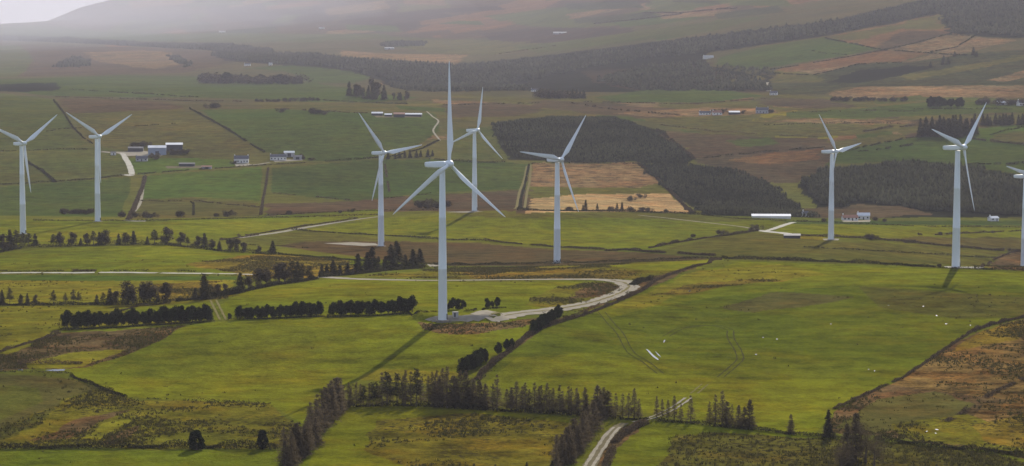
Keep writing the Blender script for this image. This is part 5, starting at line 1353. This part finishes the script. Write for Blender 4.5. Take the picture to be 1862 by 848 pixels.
B('cottage', 1464, 394, 5, 4, 2.6, 1.6, 20, 'white_wall', 'slate', 'tiny white cottage right of the very long white shed', 'cottage', 2, 1, 1)
B('cottage', 1806, 402, 8, 5, 2.4, 1.4, 24, 'white_wall', 'tin', 'tiny white cottage under the right plantation', 'cottage', 2, 1, 1)
B('cottage', 1407, 173, 11, 7, 3.2, 2.6, -20, 'white_wall', 'slate', 'white cottage under the dark slope above the far farms', 'cottage', 3, 1, 1)
B('house', 1288, 107, 26, 10, 4, 2.4, 12, 'white_wall', 'tin', 'long white farmhouse at the tip of the hillside green', 'house', 5, 1, 1)
B('barn', 1018, 62, 34, 14, 4, 3, 0, 'grey_wall', 'tin', 'pale roofed barn high on the far hazy slope', 'barn', 0, 1, 0, True)
B('cottage', 404, 59, 16, 10, 4, 3, 0, 'white_wall', 'tin', 'tiny pale cottage on the far misty hill', 'cottage', 3, 1, 1)
B('cottage', 450, 120, 16, 9, 4, 3, 0, 'white_wall', 'slate', 'pale cottage above the far tree clump, left of a smaller one', 'cottage', 3, 1, 1)
B('cottage', 492, 119, 9, 7, 4, 3, 0, 'white_wall', 'tin', 'smaller white cottage at the corner of the far dark wood', 'cottage', 3, 1, 1)
B('cottage', 585, 53, 14, 9, 4, 3, 0, 'white_wall', 'tin', 'tiny white cottage high on the far hill, middle', 'cottage', 3, 1, 1)
B('barn', 708, 90, 24, 12, 4, 3, 0, 'grey_wall', 'tin', 'pale barn among dark trees on the far orange slope', 'barn', 0, 1, 0, True)
B('cottage', 972, 167, 12, 7, 3, 2, 0, 'white_wall', 'slate', 'small white cottage left of the reddish hill foot trees', 'cottage', 3, 1, 1)
B('cottage', 1858, 192, 12, 8, 4, 3, 15, 'white_wall', 'slate', 'white house at the right edge beside the far thicket', 'house', 3, 1, 1)
B('shed', 1822, 191, 14, 8, 3, 2, 4, 'grey_wall', 'tin', 'grey shed in the thicket left of the right edge house', 'shed', 0, 1, 0, True)

# transformer kiosk at the foot of the front turbine
x, y, z = ground(828, 577)
t = empty('transformer_kiosk', (x, y, z + .2), R(15)); tag(t, 'small grey transformer kiosk on the gravel beside the tallest tower', 'kiosk')
add('wall', mesh_of('wall', boxes([(-1.0, 1.0, -.8, .8, -.3, 1.7)]), M['grey_wall']), t)
add('roof', mesh_of('roof', boxes([(-1.12, 1.12, -.92, .92, 1.7, 1.85)]), M['slate']), t)
add('door', mesh_of('door', boxes([(-.7, -.05, -.85, -.78, 0, 1.55)]), M['dark_wall']), t)
# ------------------------------------------------------------------ haze, light, camera
SUN_AZ, SUN_EL = R(14), R(27)          # the sun stands ahead, a little to the right
ZLOW = min(float(GRID[2].min()), 0)
HAZE_TOP_NEED = float(GRID[2].max())
print('ground', ZLOW, HAZE_TOP_NEED)
def build_air():
    V, F = box_vf(-23000, 23000, -300, 30000, ZLOW - 1, HAZE_TOP)
    m = bpy.data.materials.new('haze'); m.use_nodes = True; nt = m.node_tree
    nt.nodes.remove(nt.nodes['Principled BSDF'])
    pv = nt.nodes.new('ShaderNodeVolumePrincipled')
    pv.inputs['Color'].default_value = (.90, .87, .98, 1); pv.inputs['Density'].default_value = HAZE; pv.inputs['Anisotropy'].default_value = 0.0
    nt.links.new(pv.outputs[0], nt.nodes['Material Output'].inputs['Volume'])
    o = link('haze', V, F, m); tag(o, kind='stuff')
HAZE, HAZE_TOP = 3.6e-5, 1500.0
build_air()
def mist_bank(f):
    """the rain mist that hangs over the left end of the valley"""
    V, F = [], []; n, m_ = 40, 20
    for j in range(m_ + 1):
        t = math.pi * j / m_
        for i in range(n):
            a = 2 * math.pi * i / n; V.append((-3000 + 2900 * f * math.sin(t) * math.cos(a), 10500 + 4800 * f * math.sin(t) * math.sin(a), 300 + 520 * f * math.cos(t)))
    for j in range(m_):
        for i in range(n): F.append((j * n + i, (j + 1) * n + i, (j + 1) * n + (i + 1) % n, j * n + (i + 1) % n))
    m = bpy.data.materials.new('mist'); m.use_nodes = True; nt = m.node_tree
    nt.nodes.remove(nt.nodes['Principled BSDF'])
    pv = nt.nodes.new('ShaderNodeVolumePrincipled')
    pv.inputs['Color'].default_value = (.93, .93, 1.0, 1); pv.inputs['Density'].default_value = .24e-4
    nt.links.new(pv.outputs[0], nt.nodes['Material Output'].inputs['Volume'])
    o = link('mist', V, F, m); tag(o, kind='stuff')
for f in (1.0, .84, .68, .52, .36): mist_bank(f)

w = bpy.data.worlds.new('World'); scene.world = w; w.use_nodes = True
nt = w.node_tree; bg = nt.nodes['Background']
sky = nt.nodes.new('ShaderNodeTexSky'); sky.sky_type = 'NISHITA'; sky.sun_disc = False
sky.sun_elevation = SUN_EL; sky.sun_rotation = SUN_AZ; sky.air_density = 1.0; sky.dust_density = 1.0; sky.altitude = 200
# thin cloud over the whole sky: the clear-sky colours are pulled towards its pale grey
mx = nt.nodes.new('ShaderNodeMix'); mx.data_type = 'RGBA'; mx.inputs[0].default_value = .75; mx.inputs[7].default_value = (5.6, 6.4, 8.4, 1)
nt.links.new(sky.outputs[0], mx.inputs[6]); nt.links.new(mx.outputs[2], bg.inputs[0]); bg.inputs[1].default_value = .06
sd = bpy.data.lights.new('sun', 'SUN'); sd.energy = 5.0; sd.angle = R(.5); sd.color = (1.0, .93, .80)
so = bpy.data.objects.new('sun', sd); COL.objects.link(so)
dirv = Vector((math.sin(SUN_AZ) * math.cos(SUN_EL), math.cos(SUN_AZ) * math.cos(SUN_EL), math.sin(SUN_EL)))
so.rotation_euler = dirv.to_track_quat('Z', 'Y').to_euler(); so.location = dirv * 3000

cd = bpy.data.cameras.new('camera'); cam = bpy.data.objects.new('camera', cd); COL.objects.link(cam)
cam.location = (0, 0, CAM_Z); cam.rotation_euler = (math.pi / 2 - PITCH, 0, 0)
cd.sensor_fit = 'HORIZONTAL'; cd.sensor_width = 36; cd.lens = 36 * FP / PW; cd.clip_start = 1; cd.clip_end = 80000
scene.camera = cam
vs = scene.view_settings
vs.view_transform = 'Standard'; vs.look = 'None'; vs.gamma = 1; vs.exposure = 0.78; vs.use_curve_mapping = False
scene.cycles.use_denoising = True
scene.cycles.max_bounces = 4; scene.cycles.diffuse_bounces = 2; scene.cycles.volume_bounces = 0; scene.cycles.transparent_max_bounces = 8
scene.cycles.volume_step_rate = 10
